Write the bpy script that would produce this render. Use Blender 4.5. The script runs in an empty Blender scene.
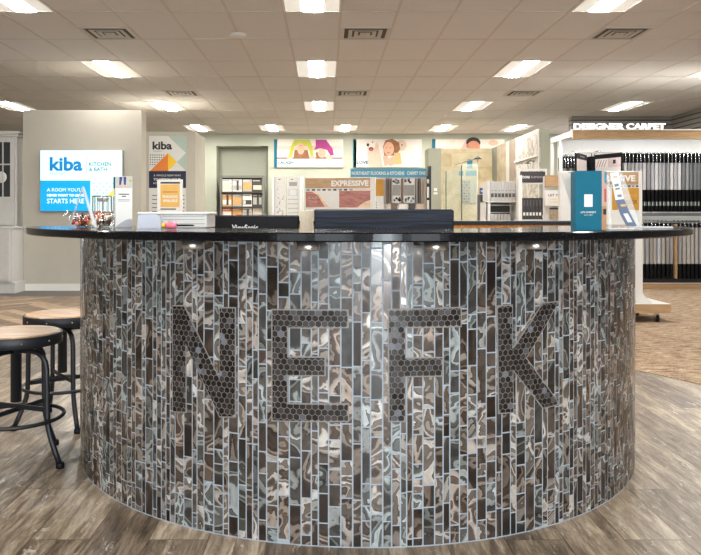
import bpy, math, random
from mathutils import Matrix, Vector, noise
random.seed(7)
S = bpy.context.scene
COL = S.collection
PI = math.pi

# ------------------------------------------------------------------ camera, world, light, exposure
CAMH, F, PX, PY = 1.12, 725.0, 327.0, 215.0
cam_d = bpy.data.cameras.new('camera'); cam = bpy.data.objects.new('camera', cam_d); COL.objects.link(cam)
cam.location = (0, 0, CAMH); cam.rotation_euler = (PI / 2, 0, 0)
cam_d.sensor_width = 36.0; cam_d.lens = F / 701.0 * 36.0
cam_d.shift_x = (350.5 - PX) / 701.0; cam_d.shift_y = -(277.5 - PY) / 701.0
cam_d.clip_end = 200
S.camera = cam
W = bpy.data.worlds.new('world'); S.world = W; W.use_nodes = True
W.node_tree.nodes['Background'].inputs[0].default_value = (0.93, 0.97, 1.0, 1)
W.node_tree.nodes['Background'].inputs[1].default_value = 0.9
S.view_settings.view_transform = 'Standard'; S.view_settings.look = 'None'
S.view_settings.gamma = 1.0; S.view_settings.use_curve_mapping = False
S.view_settings.exposure = 0.95
def area(name, loc, rot, sx, sy, power, color):
    l = bpy.data.lights.new(name, 'AREA'); l.shape = 'RECTANGLE'; l.size = sx; l.size_y = sy
    l.energy = power; l.color = color
    o = bpy.data.objects.new(name, l); COL.objects.link(o); o.location = loc; o.rotation_euler = rot
    return o
# daylight through the storefront glazing behind the viewer
for nm, x, w, p in (('storefront_pane_daylight', -3.0, 1.5, 30), ('storefront_pane_daylight', -1.1, 1.5, 42), ('entrance_door_daylight', 1.2, 0.85, 125),
                    ('storefront_pane_daylight', 2.9, 1.5, 42)):
    area(nm, (x, -5.2, 1.45), (PI / 2, 0, 0), w, 2.6, p, (0.84, 0.93, 1.0))
LAMP_CENTRE, LAMP_SIDE = 43.0, 0.3

# ------------------------------------------------------------------ helpers
def lin(c):
    return tuple(((v / 255.0) / 12.92 if v / 255.0 <= 0.04045 else ((v / 255.0 + 0.055) / 1.055) ** 2.4) for v in c)
MATS = {}
def mat(name, rgb=None, rough=0.5, metal=0.0, spec=0.5, emit=None, es=1.0, alpha=None, trans=0.0, var=0.0, vscale=20.0, bump=0.0):
    """plain principled material; rgb is sRGB 0-255; var adds noise variation"""
    if name in MATS: return MATS[name]
    m = bpy.data.materials.new(name); m.use_nodes = True; nt = m.node_tree; b = nt.nodes['Principled BSDF']
    c = lin(rgb)
    b.inputs['Base Color'].default_value = (*c, 1); b.inputs['Roughness'].default_value = rough
    b.inputs['Metallic'].default_value = metal; b.inputs['Specular IOR Level'].default_value = spec
    if emit is not None:
        b.inputs['Emission Color'].default_value = (*lin(emit), 1); b.inputs['Emission Strength'].default_value = es
    if trans: b.inputs['Transmission Weight'].default_value = trans
    if alpha is not None: b.inputs['Alpha'].default_value = alpha
    if var or bump:
        tc = nt.nodes.new('ShaderNodeTexCoord'); n = nt.nodes.new('ShaderNodeTexNoise')
        n.inputs['Scale'].default_value = vscale; n.inputs['Detail'].default_value = 5
        nt.links.new(tc.outputs['Object'], n.inputs['Vector'])
        if var:
            r = nt.nodes.new('ShaderNodeValToRGB')
            r.color_ramp.elements[0].position = 0.3; r.color_ramp.elements[1].position = 0.7
            r.color_ramp.elements[0].color = (*[v * (1 - var) for v in c], 1)
            r.color_ramp.elements[1].color = (*[min(1, v * (1 + var)) for v in c], 1)
            nt.links.new(n.outputs['Fac'], r.inputs['Fac']); nt.links.new(r.outputs['Color'], b.inputs['Base Color'])
        if bump:
            bp = nt.nodes.new('ShaderNodeBump'); bp.inputs['Strength'].default_value = bump; bp.inputs['Distance'].default_value = 0.01
            nt.links.new(n.outputs['Fac'], bp.inputs['Height']); nt.links.new(bp.outputs['Normal'], b.inputs['Normal'])
    MATS[name] = m
    return m

def P(px, py, Y):
    return Vector(((px - PX) / F * Y, Y, CAMH + (PY - py) / F * Y))
def XX(px, Y): return (px - PX) / F * Y
def ZZ(py, Y): return CAMH + (PY - py) / F * Y

class MB:
    """collects shapes and links them as ONE mesh object"""
    def __init__(self, *mats):
        self.v = []; self.f = []; self.m = []; self.s = []; self.mats = list(mats); self.T = Matrix.Identity(4)
        self.rnd = None; self.uv = None
    def mi(self, m):
        if m is None: return 0
        if m not in self.mats: self.mats.append(m)
        return self.mats.index(m)
    def add(self, vs, fs, m=None, smooth=False):
        o = len(self.v); k = self.mi(m)
        self.v += [self.T @ Vector(p) for p in vs]
        for f in fs:
            self.f.append(tuple(i + o for i in f)); self.m.append(k); self.s.append(smooth)
        return self
    def box(self, x0, x1, y0, y1, z0, z1, m=None, c=0.0):
        if c <= 0:
            vs = [(x, y, z) for z in (z0, z1) for y in (y0, y1) for x in (x0, x1)]
            return self.add(vs, [(0, 2, 3, 1), (4, 5, 7, 6), (0, 1, 5, 4), (2, 6, 7, 3), (0, 4, 6, 2), (1, 3, 7, 5)], m)
        vs = []                                   # chamfered box: eight-sided rings
        def ring(e, z):
            return [(x0 + e + c, y0 + e, z), (x1 - e - c, y0 + e, z), (x1 - e, y0 + e + c, z), (x1 - e, y1 - e - c, z),
                    (x1 - e - c, y1 - e, z), (x0 + e + c, y1 - e, z), (x0 + e, y1 - e - c, z), (x0 + e, y0 + e + c, z)]
        for e, z in ((c, z0), (0, z0 + c), (0, z1 - c), (c, z1)): vs += ring(e, z)
        fs = [tuple(range(7, -1, -1)), tuple(range(24, 32))]
        for r in range(3):
            for i in range(8):
                j = (i + 1) % 8
                fs.append((r * 8 + i, r * 8 + j, r * 8 + 8 + j, r * 8 + 8 + i))
        return self.add(vs, fs, m)
    def lathe(self, cx, cy, prof, n=24, m=None, smooth=True):
        vs = []; fs = []
        for r, z in prof:
            for i in range(n):
                a = 2 * PI * i / n
                vs.append((cx + r * math.cos(a), cy + r * math.sin(a), z))
        for k in range(len(prof) - 1):
            for i in range(n):
                j = (i + 1) % n
                fs.append((k * n + i, k * n + j, k * n + n + j, k * n + n + i))
        self.add(vs, fs, m, smooth)
        o = len(vs)
        caps = []
        if prof[0][0] > 1e-5: caps.append(tuple(range(n - 1, -1, -1)))
        if prof[-1][0] > 1e-5: caps.append(tuple(range(o - n, o)))
        if caps:
            base = len(self.v) - len(vs); k = self.mi(m)
            for c in caps:
                self.f.append(tuple(i + base for i in c)); self.m.append(k); self.s.append(False)
        return self
    def tube(self, pts, r, n=10, m=None, caps=True, closed=False):
        pts = [Vector(p) for p in pts]; vs = []; fs = []; L = len(pts)
        up = None
        for i, p in enumerate(pts):
            if closed: t = (pts[(i + 1) % L] - pts[i - 1]).normalized()
            else: t = (pts[min(i + 1, L - 1)] - pts[max(i - 1, 0)]).normalized()
            if up is None:
                up = Vector((0, 0, 1)) if abs(t.z) < 0.9 else Vector((1, 0, 0))
            a = t.cross(up).normalized(); b = a.cross(t).normalized(); up = b
            rr = r[i] if isinstance(r, (list, tuple)) else r
            for k in range(n):
                w = 2 * PI * k / n
                vs.append(p + a * (rr * math.cos(w)) + b * (rr * math.sin(w)))
        for i in range(L if closed else L - 1):
            q = (i + 1) % L
            for k in range(n):
                j = (k + 1) % n
                fs.append((i * n + k, i * n + j, q * n + j, q * n + k))
        if caps and not closed:
            fs.append(tuple(range(n - 1, -1, -1))); fs.append(tuple(range((L - 1) * n, L * n)))
        return self.add(vs, fs, m, True)
    def prism(self, pts, y0, y1, m=None):
        """polygon in (x, z) pushed from y0 (front) to y1 (back)"""
        n = len(pts)
        vs = [(x, y0, z) for x, z in pts] + [(x, y1, z) for x, z in pts]
        ar = sum(pts[i][0] * pts[(i + 1) % n][1] - pts[(i + 1) % n][0] * pts[i][1] for i in range(n))
        fr = tuple(range(n)); bk = tuple(range(2 * n - 1, n - 1, -1))
        sd = [(i, i + n, (i + 1) % n + n, (i + 1) % n) for i in range(n)]
        if ar < 0: fr = fr[::-1]; bk = bk[::-1]; sd = [s[::-1] for s in sd]
        return self.add(vs, [fr, bk] + sd, m)
    def prismz(self, pts, z0, z1, m=None):
        n = len(pts)
        vs = [(x, y, z0) for x, y in pts] + [(x, y, z1) for x, y in pts]
        return self.add(vs, [tuple(range(n - 1, -1, -1)), tuple(range(n, 2 * n))] + [(i, (i + 1) % n, (i + 1) % n + n, i + n) for i in range(n)], m)
    def flat(self, pts, y, m=None):
        """printed shape: polygon in (x, z) at y, facing -y"""
        n = len(pts)
        ar = sum(pts[i][0] * pts[(i + 1) % n][1] - pts[(i + 1) % n][0] * pts[i][1] for i in range(n))
        if ar < 0: pts = pts[::-1]
        return self.add([(x, y, z) for x, z in pts], [tuple(range(n))], m)
    def rect(self, x0, x1, z0, z1, y, m=None):
        return self.flat([(x0, z0), (x1, z0), (x1, z1), (x0, z1)], y, m)
    def ell(self, cx, cz, rx, rz, y, m=None, n=20, rot=0.0):
        c, s = math.cos(rot), math.sin(rot)
        return self.flat([(cx + rx * math.cos(2 * PI * i / n) * c - rz * math.sin(2 * PI * i / n) * s,
                           cz + rx * math.cos(2 * PI * i / n) * s + rz * math.sin(2 * PI * i / n) * c) for i in range(n)], y, m)
    def text(self, s, x0, x1, z0, z1, y, m=None, bold=0.0, depth=0.0, fit=True):
        """lettering filling x0..x1, z0..z1 in the xz plane, facing -y"""
        cu = bpy.data.curves.new('lettering', 'FONT'); cu.body = s; cu.size = 1.0; cu.offset = bold; cu.extrude = 0.0
        cu.resolution_u = 3
        ob = bpy.data.objects.new('lettering', cu); COL.objects.link(ob)
        dg = bpy.context.evaluated_depsgraph_get(); dg.update()
        me = bpy.data.meshes.new_from_object(ob.evaluated_get(dg))
        vs = [v.co.copy() for v in me.vertices]; fs = [tuple(p.vertices) for p in me.polygons]
        bpy.data.objects.remove(ob); bpy.data.curves.remove(cu); bpy.data.meshes.remove(me)
        if not vs: return self
        ax, bx_ = min(v.x for v in vs), max(v.x for v in vs); az, bz = min(v.y for v in vs), max(v.y for v in vs)
        sx = (x1 - x0) / (bx_ - ax); sz = (z1 - z0) / (bz - az)
        q = [((v.x - ax) * sx + x0, (v.y - az) * sz + z0) for v in vs]
        self.add([(x, y, z) for x, z in q], fs, m)
        if depth > 0:
            cnt = {}
            for f in fs:
                for i in range(len(f)):
                    a, b = f[i], f[(i + 1) % len(f)]
                    cnt[(a, b)] = 1
            bd = [(a, b) for (a, b) in cnt if (b, a) not in cnt]
            n = len(q)
            self.add([(x, y, z) for x, z in q] + [(x, y + depth, z) for x, z in q], [(b, a, a + n, b + n) for a, b in bd], m)
        return self
    def build(self, name, parent=None, loc=None):
        me = bpy.data.meshes.new(name)
        org = Vector((0, 0, 0))
        if parent is not None:
            p = parent
            while p is not None: org += p.location; p = p.parent
        elif loc is not None: org = Vector(loc)
        me.from_pydata([tuple(p - org) for p in self.v], [], self.f)
        for m in self.mats: me.materials.append(m)
        for i, p in enumerate(me.polygons):
            p.material_index = self.m[i]; p.use_smooth = self.s[i]
        if self.rnd is not None:
            at = me.attributes.new('tile_random', 'FLOAT_COLOR', 'FACE')
            for i, c in enumerate(self.rnd): at.data[i].color = (*c, 1)
        if self.uv is not None:
            u = me.uv_layers.new(name='UVMap')
            for p in me.polygons:
                for li, vi in zip(p.loop_indices, p.vertices): u.data[li].uv = self.uv[vi]
        me.update()
        o = bpy.data.objects.new(name, me); COL.objects.link(o)
        if parent is not None: o.parent = parent
        elif loc is not None: o.location = org
        return o

def tag(o, label, cat, group=None, kind=None):
    o['label'] = label; o['category'] = cat
    if group: o['group'] = group
    if kind: o['kind'] = kind
    return o
def thing(name, label, cat, loc=(0, 0, 0), group=None):
    o = bpy.data.objects.new(name, None); COL.objects.link(o); o.empty_display_size = 0.1
    o.location = loc
    return tag(o, label, cat, group)
def struct(name, mb, label=None, cat=None):
    o = mb.build(name); o['kind'] = 'structure'
    if label: o['label'] = label; o['category'] = cat
    return o
def dup(root, loc, rz, label=None):
    r = root.copy(); COL.objects.link(r); r.location = loc; r.rotation_euler = (0, 0, rz)
    if label: r['label'] = label
    for ch in list(root.children):
        c = ch.copy(); COL.objects.link(c); c.parent = r
        for g in list(ch.children):
            d = g.copy(); COL.objects.link(d); d.parent = c
    return r

# ------------------------------------------------------------------ procedural materials
def nodes(name):
    m = bpy.data.materials.new(name); m.use_nodes = True
    nt = m.node_tree; return m, nt, nt.nodes['Principled BSDF']
def N(nt, t, **kw):
    n = nt.nodes.new(t)
    for k, v in kw.items():
        if k in n.inputs: n.inputs[k].default_value = v
        else: setattr(n, k, v)
    return n
def ramp(nt, stops, interp='LINEAR'):
    r = nt.nodes.new('ShaderNodeValToRGB'); e = r.color_ramp; e.interpolation = interp
    while len(e.elements) < len(stops): e.elements.new(0.5)
    for el, (p, c) in zip(e.elements, stops): el.position = p; el.color = (*c, 1)
    return r
def math_(nt, op, a=None, b=None):
    n = nt.nodes.new('ShaderNodeMath'); n.operation = op
    for i, v in enumerate((a, b)):
        if v is None: continue
        if isinstance(v, (int, float)): n.inputs[i].default_value = v
        else: nt.links.new(v, n.inputs[i])
    return n.outputs[0]
def mix(nt, fac, a, b, mode='MIX'):
    n = nt.nodes.new('ShaderNodeMix'); n.data_type = 'RGBA'; n.blend_type = mode
    for sock, v in ((n.inputs[0], fac), (n.inputs[6], a), (n.inputs[7], b)):
        if isinstance(v, (int, float)): sock.default_value = v
        elif isinstance(v, tuple): sock.default_value = (*v, 1)
        else: nt.links.new(v, sock)
    return n.outputs[2]

def agate_material():
    m, nt, b = nodes('agate_glass_tile')
    L = nt.links.new
    uv = N(nt, 'ShaderNodeUVMap'); at = N(nt, 'ShaderNodeAttribute', attribute_name='tile_random')
    off = N(nt, 'ShaderNodeVectorMath', operation='SCALE'); L(at.outputs['Vector'], off.inputs[0]); off.inputs['Scale'].default_value = 31.0
    add = N(nt, 'ShaderNodeVectorMath', operation='ADD'); L(uv.outputs['UV'], add.inputs[0]); L(off.outputs[0], add.inputs[1])
    sep = N(nt, 'ShaderNodeSeparateXYZ'); L(at.outputs['Vector'], sep.inputs[0])
    n1 = N(nt, 'ShaderNodeTexNoise', Scale=8.5, Detail=3.0, Roughness=0.42, Distortion=0.65); L(add.outputs[0], n1.inputs['Vector'])
    n2 = N(nt, 'ShaderNodeTexNoise', Scale=60.0, Detail=4.0, Roughness=0.65, Distortion=1.2); L(add.outputs[0], n2.inputs['Vector'])
    # agate layers: one warped field read through a ramp of stacked bands
    f = math_(nt, 'ADD', n1.outputs['Fac'], math_(nt, 'MULTIPLY', math_(nt, 'SUBTRACT', sep.outputs[0], 0.5), 0.34))
    f = math_(nt, 'ADD', f, math_(nt, 'MULTIPLY', math_(nt, 'SUBTRACT', n2.outputs['Fac'], 0.5), 0.035))
    K = lambda *c: lin(c)
    bands = ramp(nt, [(0.27, K(50, 43, 39)), (0.355, K(74, 65, 59)), (0.365, K(132, 124, 117)), (0.41, K(156, 149, 142)), (0.418, K(38, 31, 28)), (0.432, K(86, 76, 69)),
                      (0.485, K(104, 96, 90)), (0.492, K(178, 172, 166)), (0.535, K(218, 215, 210)), (0.543, K(54, 45, 40)), (0.556, K(120, 112, 105)), (0.60, K(98, 90, 84)),
                      (0.606, K(172, 166, 159)), (0.640, K(150, 142, 134)), (0.648, K(46, 38, 34)), (0.70, K(84, 75, 69)), (0.78, K(44, 39, 36))])
    L(f, bands.inputs[0])
    c = mix(nt, math_(nt, 'MULTIPLY', n2.outputs['Fac'], 0.25), bands.outputs['Color'], K(96, 88, 82))
    tint = ramp(nt, [(0.0, (0.62, 0.52, 0.46)), (0.3, (0.80, 0.76, 0.73)), (0.62, (0.92, 0.91, 0.90)), (0.8, (0.56, 0.68, 0.73)), (1.0, (0.74, 0.84, 0.90))]); L(sep.outputs[1], tint.inputs[0])
    c = mix(nt, 1.0, c, tint.outputs['Color'], 'MULTIPLY')
    L(c, b.inputs['Base Color'])
    rr_ = ramp(nt, [(0.0, (0.14,) * 3), (1.0, (0.30,) * 3)]); L(sep.outputs[0], rr_.inputs[0]); L(rr_.outputs['Color'], b.inputs['Roughness'])
    b.inputs['Specular IOR Level'].default_value = 0.5
    pearl = ramp(nt, [(0.35, (0.05,) * 3), (0.8, (0.5,) * 3)]); L(sep.outputs[2], pearl.inputs[0])
    L(pearl.outputs['Color'], b.inputs['Metallic'])
    return m
def hex_material():
    m, nt, b = nodes('dark_bronze_hexagon_tile'); L = nt.links.new
    at = N(nt, 'ShaderNodeAttribute', attribute_name='tile_random'); sep = N(nt, 'ShaderNodeSeparateXYZ'); L(at.outputs['Vector'], sep.inputs[0])
    r = ramp(nt, [(0.0, lin((30, 25, 23))), (0.7, lin((48, 42, 39))), (0.93, lin((66, 61, 60))), (1.0, lin((112, 116, 126)))]); L(sep.outputs[0], r.inputs[0])
    L(r.outputs['Color'], b.inputs['Base Color']); b.inputs['Roughness'].default_value = 0.22; b.inputs['Metallic'].default_value = 0.0; b.inputs['Specular IOR Level'].default_value = 0.22
    return m
def plank_material(name, angle, width, length, tones, scuff, rough, herring=False):
    m, nt, b = nodes(name); L = nt.links.new
    tc = N(nt, 'ShaderNodeTexCoord'); mp = N(nt, 'ShaderNodeMapping'); L(tc.outputs['Object'], mp.inputs['Vector'])
    mp.inputs['Rotation'].default_value = (0, 0, angle)
    br = N(nt, 'ShaderNodeTexBrick'); br.offset = 0.37; br.squash = 1.0
    br.inputs['Color1'].default_value = (0, 0, 0, 1); br.inputs['Color2'].default_value = (1, 1, 1, 1); br.inputs['Mortar'].default_value = (0.5, 0.5, 0.5, 1)
    br.inputs['Scale'].default_value = 1.0; br.inputs['Mortar Size'].default_value = 0.0022; br.inputs['Mortar Smooth'].default_value = 0.3
    br.inputs['Brick Width'].default_value = length; br.inputs['Row Height'].default_value = width
    L(mp.outputs[0], br.inputs['Vector'])
    st = N(nt, 'ShaderNodeMapping'); st.inputs['Scale'].default_value = (1.3, 9.0, 1); L(mp.outputs[0], st.inputs['Vector'])
    off = N(nt, 'ShaderNodeVectorMath', operation='SCALE'); L(br.outputs['Color'], off.inputs[0]); off.inputs['Scale'].default_value = 17.0
    ad = N(nt, 'ShaderNodeVectorMath', operation='ADD'); L(st.outputs[0], ad.inputs[0]); L(off.outputs[0], ad.inputs[1])
    g = N(nt, 'ShaderNodeTexNoise', Scale=2.2, Detail=9.0, Roughness=0.66, Distortion=0.5); L(ad.outputs[0], g.inputs['Vector'])
    st2 = N(nt, 'ShaderNodeMapping'); st2.inputs['Scale'].default_value = (2.2, 7.0, 1); L(mp.outputs[0], st2.inputs['Vector'])
    sc = N(nt, 'ShaderNodeTexNoise', Scale=2.6, Detail=10.0, Roughness=0.8, Distortion=1.0); L(st2.outputs[0], sc.inputs['Vector'])
    tone = math_(nt, 'ADD', math_(nt, 'MULTIPLY', br.outputs['Color'], 0.3), math_(nt, 'SUBTRACT', math_(nt, 'MULTIPLY', g.outputs['Fac'], 1.8), 0.58))
    fg = N(nt, 'ShaderNodeTexNoise', Scale=9.0, Detail=7.0, Roughness=0.75, Distortion=0.3); L(ad.outputs[0], fg.inputs['Vector'])
    tone = math_(nt, 'ADD', tone, math_(nt, 'MULTIPLY', math_(nt, 'SUBTRACT', fg.outputs['Fac'], 0.5), 1.1))
    r = ramp(nt, tones); L(tone, r.inputs[0])
    sr = ramp(nt, [(0.575, (0, 0, 0)), (0.63, (1, 1, 1))]); L(sc.outputs['Fac'], sr.inputs[0])
    c = mix(nt, math_(nt, 'MULTIPLY', sr.outputs['Color'], scuff), r.outputs['Color'], lin((206, 196, 184)))
    c = mix(nt, math_(nt, 'MULTIPLY', br.outputs['Fac'], 0.75), c, lin((52, 42, 34)))
    L(c, b.inputs['Base Color']); b.inputs['Roughness'].default_value = rough
    bp = N(nt, 'ShaderNodeBump', Strength=0.35, Distance=0.006); L(math_(nt, 'SUBTRACT', g.outputs['Fac'], math_(nt, 'MULTIPLY', br.outputs['Fac'], 0.6)), bp.inputs['Height'])
    L(bp.outputs['Normal'], b.inputs['Normal'])
    return m
def herringbone_material():
    """slanting boards, alternate bands leaning left and right"""
    m, nt, b = nodes('herringbone_wood'); L = nt.links.new
    tc = N(nt, 'ShaderNodeTexCoord'); sep = N(nt, 'ShaderNodeSeparateXYZ'); L(tc.outputs['Object'], sep.inputs[0])
    tri = math_(nt, 'PINGPONG', sep.outputs[0], 0.62)
    v = math_(nt, 'ADD', sep.outputs[1], tri)
    idx = math_(nt, 'FLOOR', math_(nt, 'DIVIDE', v, 0.2))
    side = math_(nt, 'FLOOR', math_(nt, 'DIVIDE', sep.outputs[0], 0.62))
    fr = math_(nt, 'FRACT', math_(nt, 'DIVIDE', v, 0.2))
    cb = N(nt, 'ShaderNodeCombineXYZ'); L(idx, cb.inputs[0]); L(side, cb.inputs[1])
    wn = N(nt, 'ShaderNodeTexWhiteNoise'); L(cb.outputs[0], wn.inputs['Vector'])
    n = N(nt, 'ShaderNodeTexNoise', Scale=9.0, Detail=6.0); L(tc.outputs['Object'], n.inputs['Vector'])
    r = ramp(nt, [(0.1, lin((104, 84, 66))), (0.5, lin((146, 122, 98))), (0.9, lin((186, 160, 130)))])
    L(math_(nt, 'ADD', math_(nt, 'MULTIPLY', wn.outputs['Value'], 0.7), math_(nt, 'SUBTRACT', n.outputs['Fac'], 0.35)), r.inputs[0])
    edge = math_(nt, 'LESS_THAN', fr, 0.05)
    c = mix(nt, math_(nt, 'MULTIPLY', edge, 0.6), r.outputs['Color'], lin((60, 46, 36)))
    L(c, b.inputs['Base Color']); b.inputs['Roughness'].default_value = 0.4
    return m
def carpet_material():
    m, nt, b = nodes('beige_loop_carpet'); L = nt.links.new
    tc = N(nt, 'ShaderNodeTexCoord')
    mp = N(nt, 'ShaderNodeMapping'); mp.inputs['Scale'].default_value = (0.35, 1.4, 1); L(tc.outputs['Object'], mp.inputs['Vector'])
    n = N(nt, 'ShaderNodeTexNoise', Scale=24.0, Detail=3.0, Roughness=0.7); L(mp.outputs[0], n.inputs['Vector'])
    n2 = N(nt, 'ShaderNodeTexNoise', Scale=90.0, Detail=2.0); L(tc.outputs['Object'], n2.inputs['Vector'])
    r = ramp(nt, [(0.35, lin((104, 84, 66))), (0.5, lin((156, 134, 112))), (0.64, lin((204, 184, 160)))])
    L(math_(nt, 'ADD', math_(nt, 'MULTIPLY', n.outputs['Fac'], 0.7), math_(nt, 'MULTIPLY', n2.outputs['Fac'], 0.3)), r.inputs[0])
    L(r.outputs['Color'], b.inputs['Base Color']); b.inputs['Roughness'].default_value = 0.95; b.inputs['Specular IOR Level'].default_value = 0.1
    bp = N(nt, 'ShaderNodeBump', Strength=0.6, Distance=0.01); L(n.outputs['Fac'], bp.inputs['Height']); L(bp.outputs['Normal'], b.inputs['Normal'])
    return m
def granite_material():
    m, nt, b = nodes('polished_black_granite'); L = nt.links.new
    tc = N(nt, 'ShaderNodeTexCoord'); n = N(nt, 'ShaderNodeTexNoise', Scale=160.0, Detail=3.0, Roughness=0.7); L(tc.outputs['Object'], n.inputs['Vector'])
    r = ramp(nt, [(0.55, lin((14, 14, 16))), (0.68, lin((34, 36, 42))), (0.78, lin((92, 98, 108)))]); L(n.outputs['Fac'], r.inputs[0])
    L(r.outputs['Color'], b.inputs['Base Color']); b.inputs['Roughness'].default_value = 0.1; b.inputs['Specular IOR Level'].default_value = 0.16
    return m
def slat_material():
    m, nt, b = nodes('grooved_slat_wall'); L = nt.links.new
    tc = N(nt, 'ShaderNodeTexCoord'); sep = N(nt, 'ShaderNodeSeparateXYZ'); L(tc.outputs['Object'], sep.inputs[0])
    fr = math_(nt, 'FRACT', math_(nt, 'DIVIDE', sep.outputs[2], 0.1))
    g = math_(nt, 'LESS_THAN', fr, 0.24)
    L(mix(nt, g, lin((126, 121, 114)), lin((46, 42, 38))), b.inputs['Base Color']); b.inputs['Roughness'].default_value = 0.6
    return m
def stone_material(name, sx, sz, tones, mortar=0.006):
    m, nt, b = nodes(name); L = nt.links.new
    tc = N(nt, 'ShaderNodeTexCoord'); mp = N(nt, 'ShaderNodeMapping'); mp.inputs['Rotation'].default_value = (PI / 2, 0, 0)
    L(tc.outputs['Object'], mp.inputs['Vector'])
    br = N(nt, 'ShaderNodeTexBrick'); br.inputs['Scale'].default_value = 1.0; br.inputs['Brick Width'].default_value = sx; br.inputs['Row Height'].default_value = sz
    br.inputs['Mortar Size'].default_value = mortar; br.inputs['Color1'].default_value = (0, 0, 0, 1); br.inputs['Color2'].default_value = (1, 1, 1, 1)
    L(mp.outputs[0], br.inputs['Vector'])
    n = N(nt, 'ShaderNodeTexNoise', Scale=5.0, Detail=6.0, Distortion=0.6); L(tc.outputs['Object'], n.inputs['Vector'])
    r = ramp(nt, tones); L(math_(nt, 'ADD', math_(nt, 'MULTIPLY', br.outputs['Color'], 0.4), math_(nt, 'SUBTRACT', math_(nt, 'MULTIPLY', n.outputs['Fac'], 1.2), 0.3)), r.inputs[0])
    L(mix(nt, math_(nt, 'MULTIPLY', br.outputs['Fac'], 0.5), r.outputs['Color'], lin((226, 214, 184))), b.inputs['Base Color'])
    b.inputs['Roughness'].default_value = 0.3
    return m
def marble_material():
    m, nt, b = nodes('white_veined_marble'); L = nt.links.new
    tc = N(nt, 'ShaderNodeTexCoord'); n = N(nt, 'ShaderNodeTexNoise', Scale=1.6, Detail=7.0, Roughness=0.55, Distortion=1.6); L(tc.outputs['Object'], n.inputs['Vector'])
    a = math_(nt, 'ABSOLUTE', math_(nt, 'SUBTRACT', n.outputs['Fac'], 0.5))
    r = ramp(nt, [(0.0, lin((160, 152, 140))), (0.05, lin((200, 196, 187))), (0.3, lin((214, 211, 204)))]); L(a, r.inputs[0])
    L(r.outputs['Color'], b.inputs['Base Color']); b.inputs['Roughness'].default_value = 0.25
    return m
def wood_material(name, dark, light, scale=6.0, axis=0, rough=0.35):
    m, nt, b = nodes(name); L = nt.links.new
    tc = N(nt, 'ShaderNodeTexCoord'); mp = N(nt, 'ShaderNodeMapping'); sc = [8.0, 8.0, 8.0]; sc[axis] = 0.8
    mp.inputs['Scale'].default_value = sc; L(tc.outputs['Object'], mp.inputs['Vector'])
    n = N(nt, 'ShaderNodeTexNoise', Scale=scale, Detail=6.0, Roughness=0.6, Distortion=0.4); L(mp.outputs[0], n.inputs['Vector'])
    r = ramp(nt, [(0.35, lin(dark)), (0.65, lin(light))]); L(n.outputs['Fac'], r.inputs[0])
    L(r.outputs['Color'], b.inputs['Base Color']); b.inputs['Roughness'].default_value = rough
    return m
def wave_panel_material():
    m, nt, b = nodes('navy_rippled_plastic'); L = nt.links.new
    tc = N(nt, 'ShaderNodeTexCoord'); mp = N(nt, 'ShaderNodeMapping'); mp.inputs['Scale'].default_value = (6.0, 6.0, 90.0); L(tc.outputs['Object'], mp.inputs['Vector'])
    n = N(nt, 'ShaderNodeTexNoise', Scale=1.0, Detail=2.0, Distortion=0.4); L(mp.outputs[0], n.inputs['Vector'])
    r = ramp(nt, [(0.4, lin((10, 14, 24))), (0.62, lin((26, 35, 54)))]); L(n.outputs['Fac'], r.inputs[0])
    L(r.outputs['Color'], b.inputs['Base Color']); b.inputs['Roughness'].default_value = 0.45; b.inputs['Specular IOR Level'].default_value = 0.2
    bp = N(nt, 'ShaderNodeBump', Strength=0.6, Distance=0.004); L(n.outputs['Fac'], bp.inputs['Height']); L(bp.outputs['Normal'], b.inputs['Normal'])
    return m
def glass_material(name, tint, alpha):
    m, nt, b = nodes(name)
    b.inputs['Base Color'].default_value = (*lin(tint), 1); b.inputs['Roughness'].default_value = 0.03
    b.inputs['Alpha'].default_value = alpha; b.inputs['Specular IOR Level'].default_value = 0.8
    return m

AGATE = agate_material(); HEX = hex_material(); GRANITE = granite_material()
GROUT = mat('pale_blue_grey_grout', (150, 159, 168), 0.7, var=0.1)
TRIM = mat('letter_edge_grout', (128, 124, 120), 0.6, var=0.06)
PLANK = plank_material('distressed_grey_brown_planks', PI / 2, 0.205, 1.25,
                       [(0.1, lin((64, 53, 42))), (0.36, lin((106, 92, 76))), (0.6, lin((142, 126, 107))), (0.95, lin((192, 178, 158)))], 0.8, 0.34)
HERR = herringbone_material(); CARPET = carpet_material(); SLAT = slat_material(); MARBLE = marble_material()
WALLC = mat('greige_paint', (190, 185, 172), 0.8, var=0.03, vscale=3)
GREENW = mat('pale_sage_paint', (172, 175, 159), 0.8, var=0.03, vscale=3)
NICHE = mat('sage_grey_paint', (160, 162, 146), 0.8, var=0.03, vscale=3)
CEIL = mat('mineral_fibre_ceiling_tile', (220, 216, 213), 0.95, spec=0.1, var=0.05, vscale=60)
TBAR = mat('ceiling_grid_enamel', (206, 196, 186), 0.6)
WHITE = mat('white_enamel', (218, 216, 211), 0.45, var=0.02)
WPAPER = mat('white_paper', (222, 221, 217), 0.7, var=0.02)
CABW = mat('grey_white_cabinet_paint', (206, 204, 200), 0.5, var=0.03)
BLACKM = mat('black_powder_coat', (22, 24, 30), 0.45, var=0.1)
BLACKP = mat('matte_black_plastic', (17, 17, 20), 0.5, spec=0.18, var=0.05)
STEEL = mat('brushed_steel', (196, 192, 186), 0.28, metal=0.9, var=0.05)
CHROME = mat('bright_chrome', (220, 222, 226), 0.12, metal=1.0)
TANW = wood_material('tan_header_wood', (168, 134, 96), (188, 156, 118), axis=0)
SEATW = wood_material('warm_seat_wood', (150, 108, 70), (206, 168, 124), axis=0, rough=0.3)
GREYT = mat('grey_ink', (120, 124, 128), 0.7, var=0.02)
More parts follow.
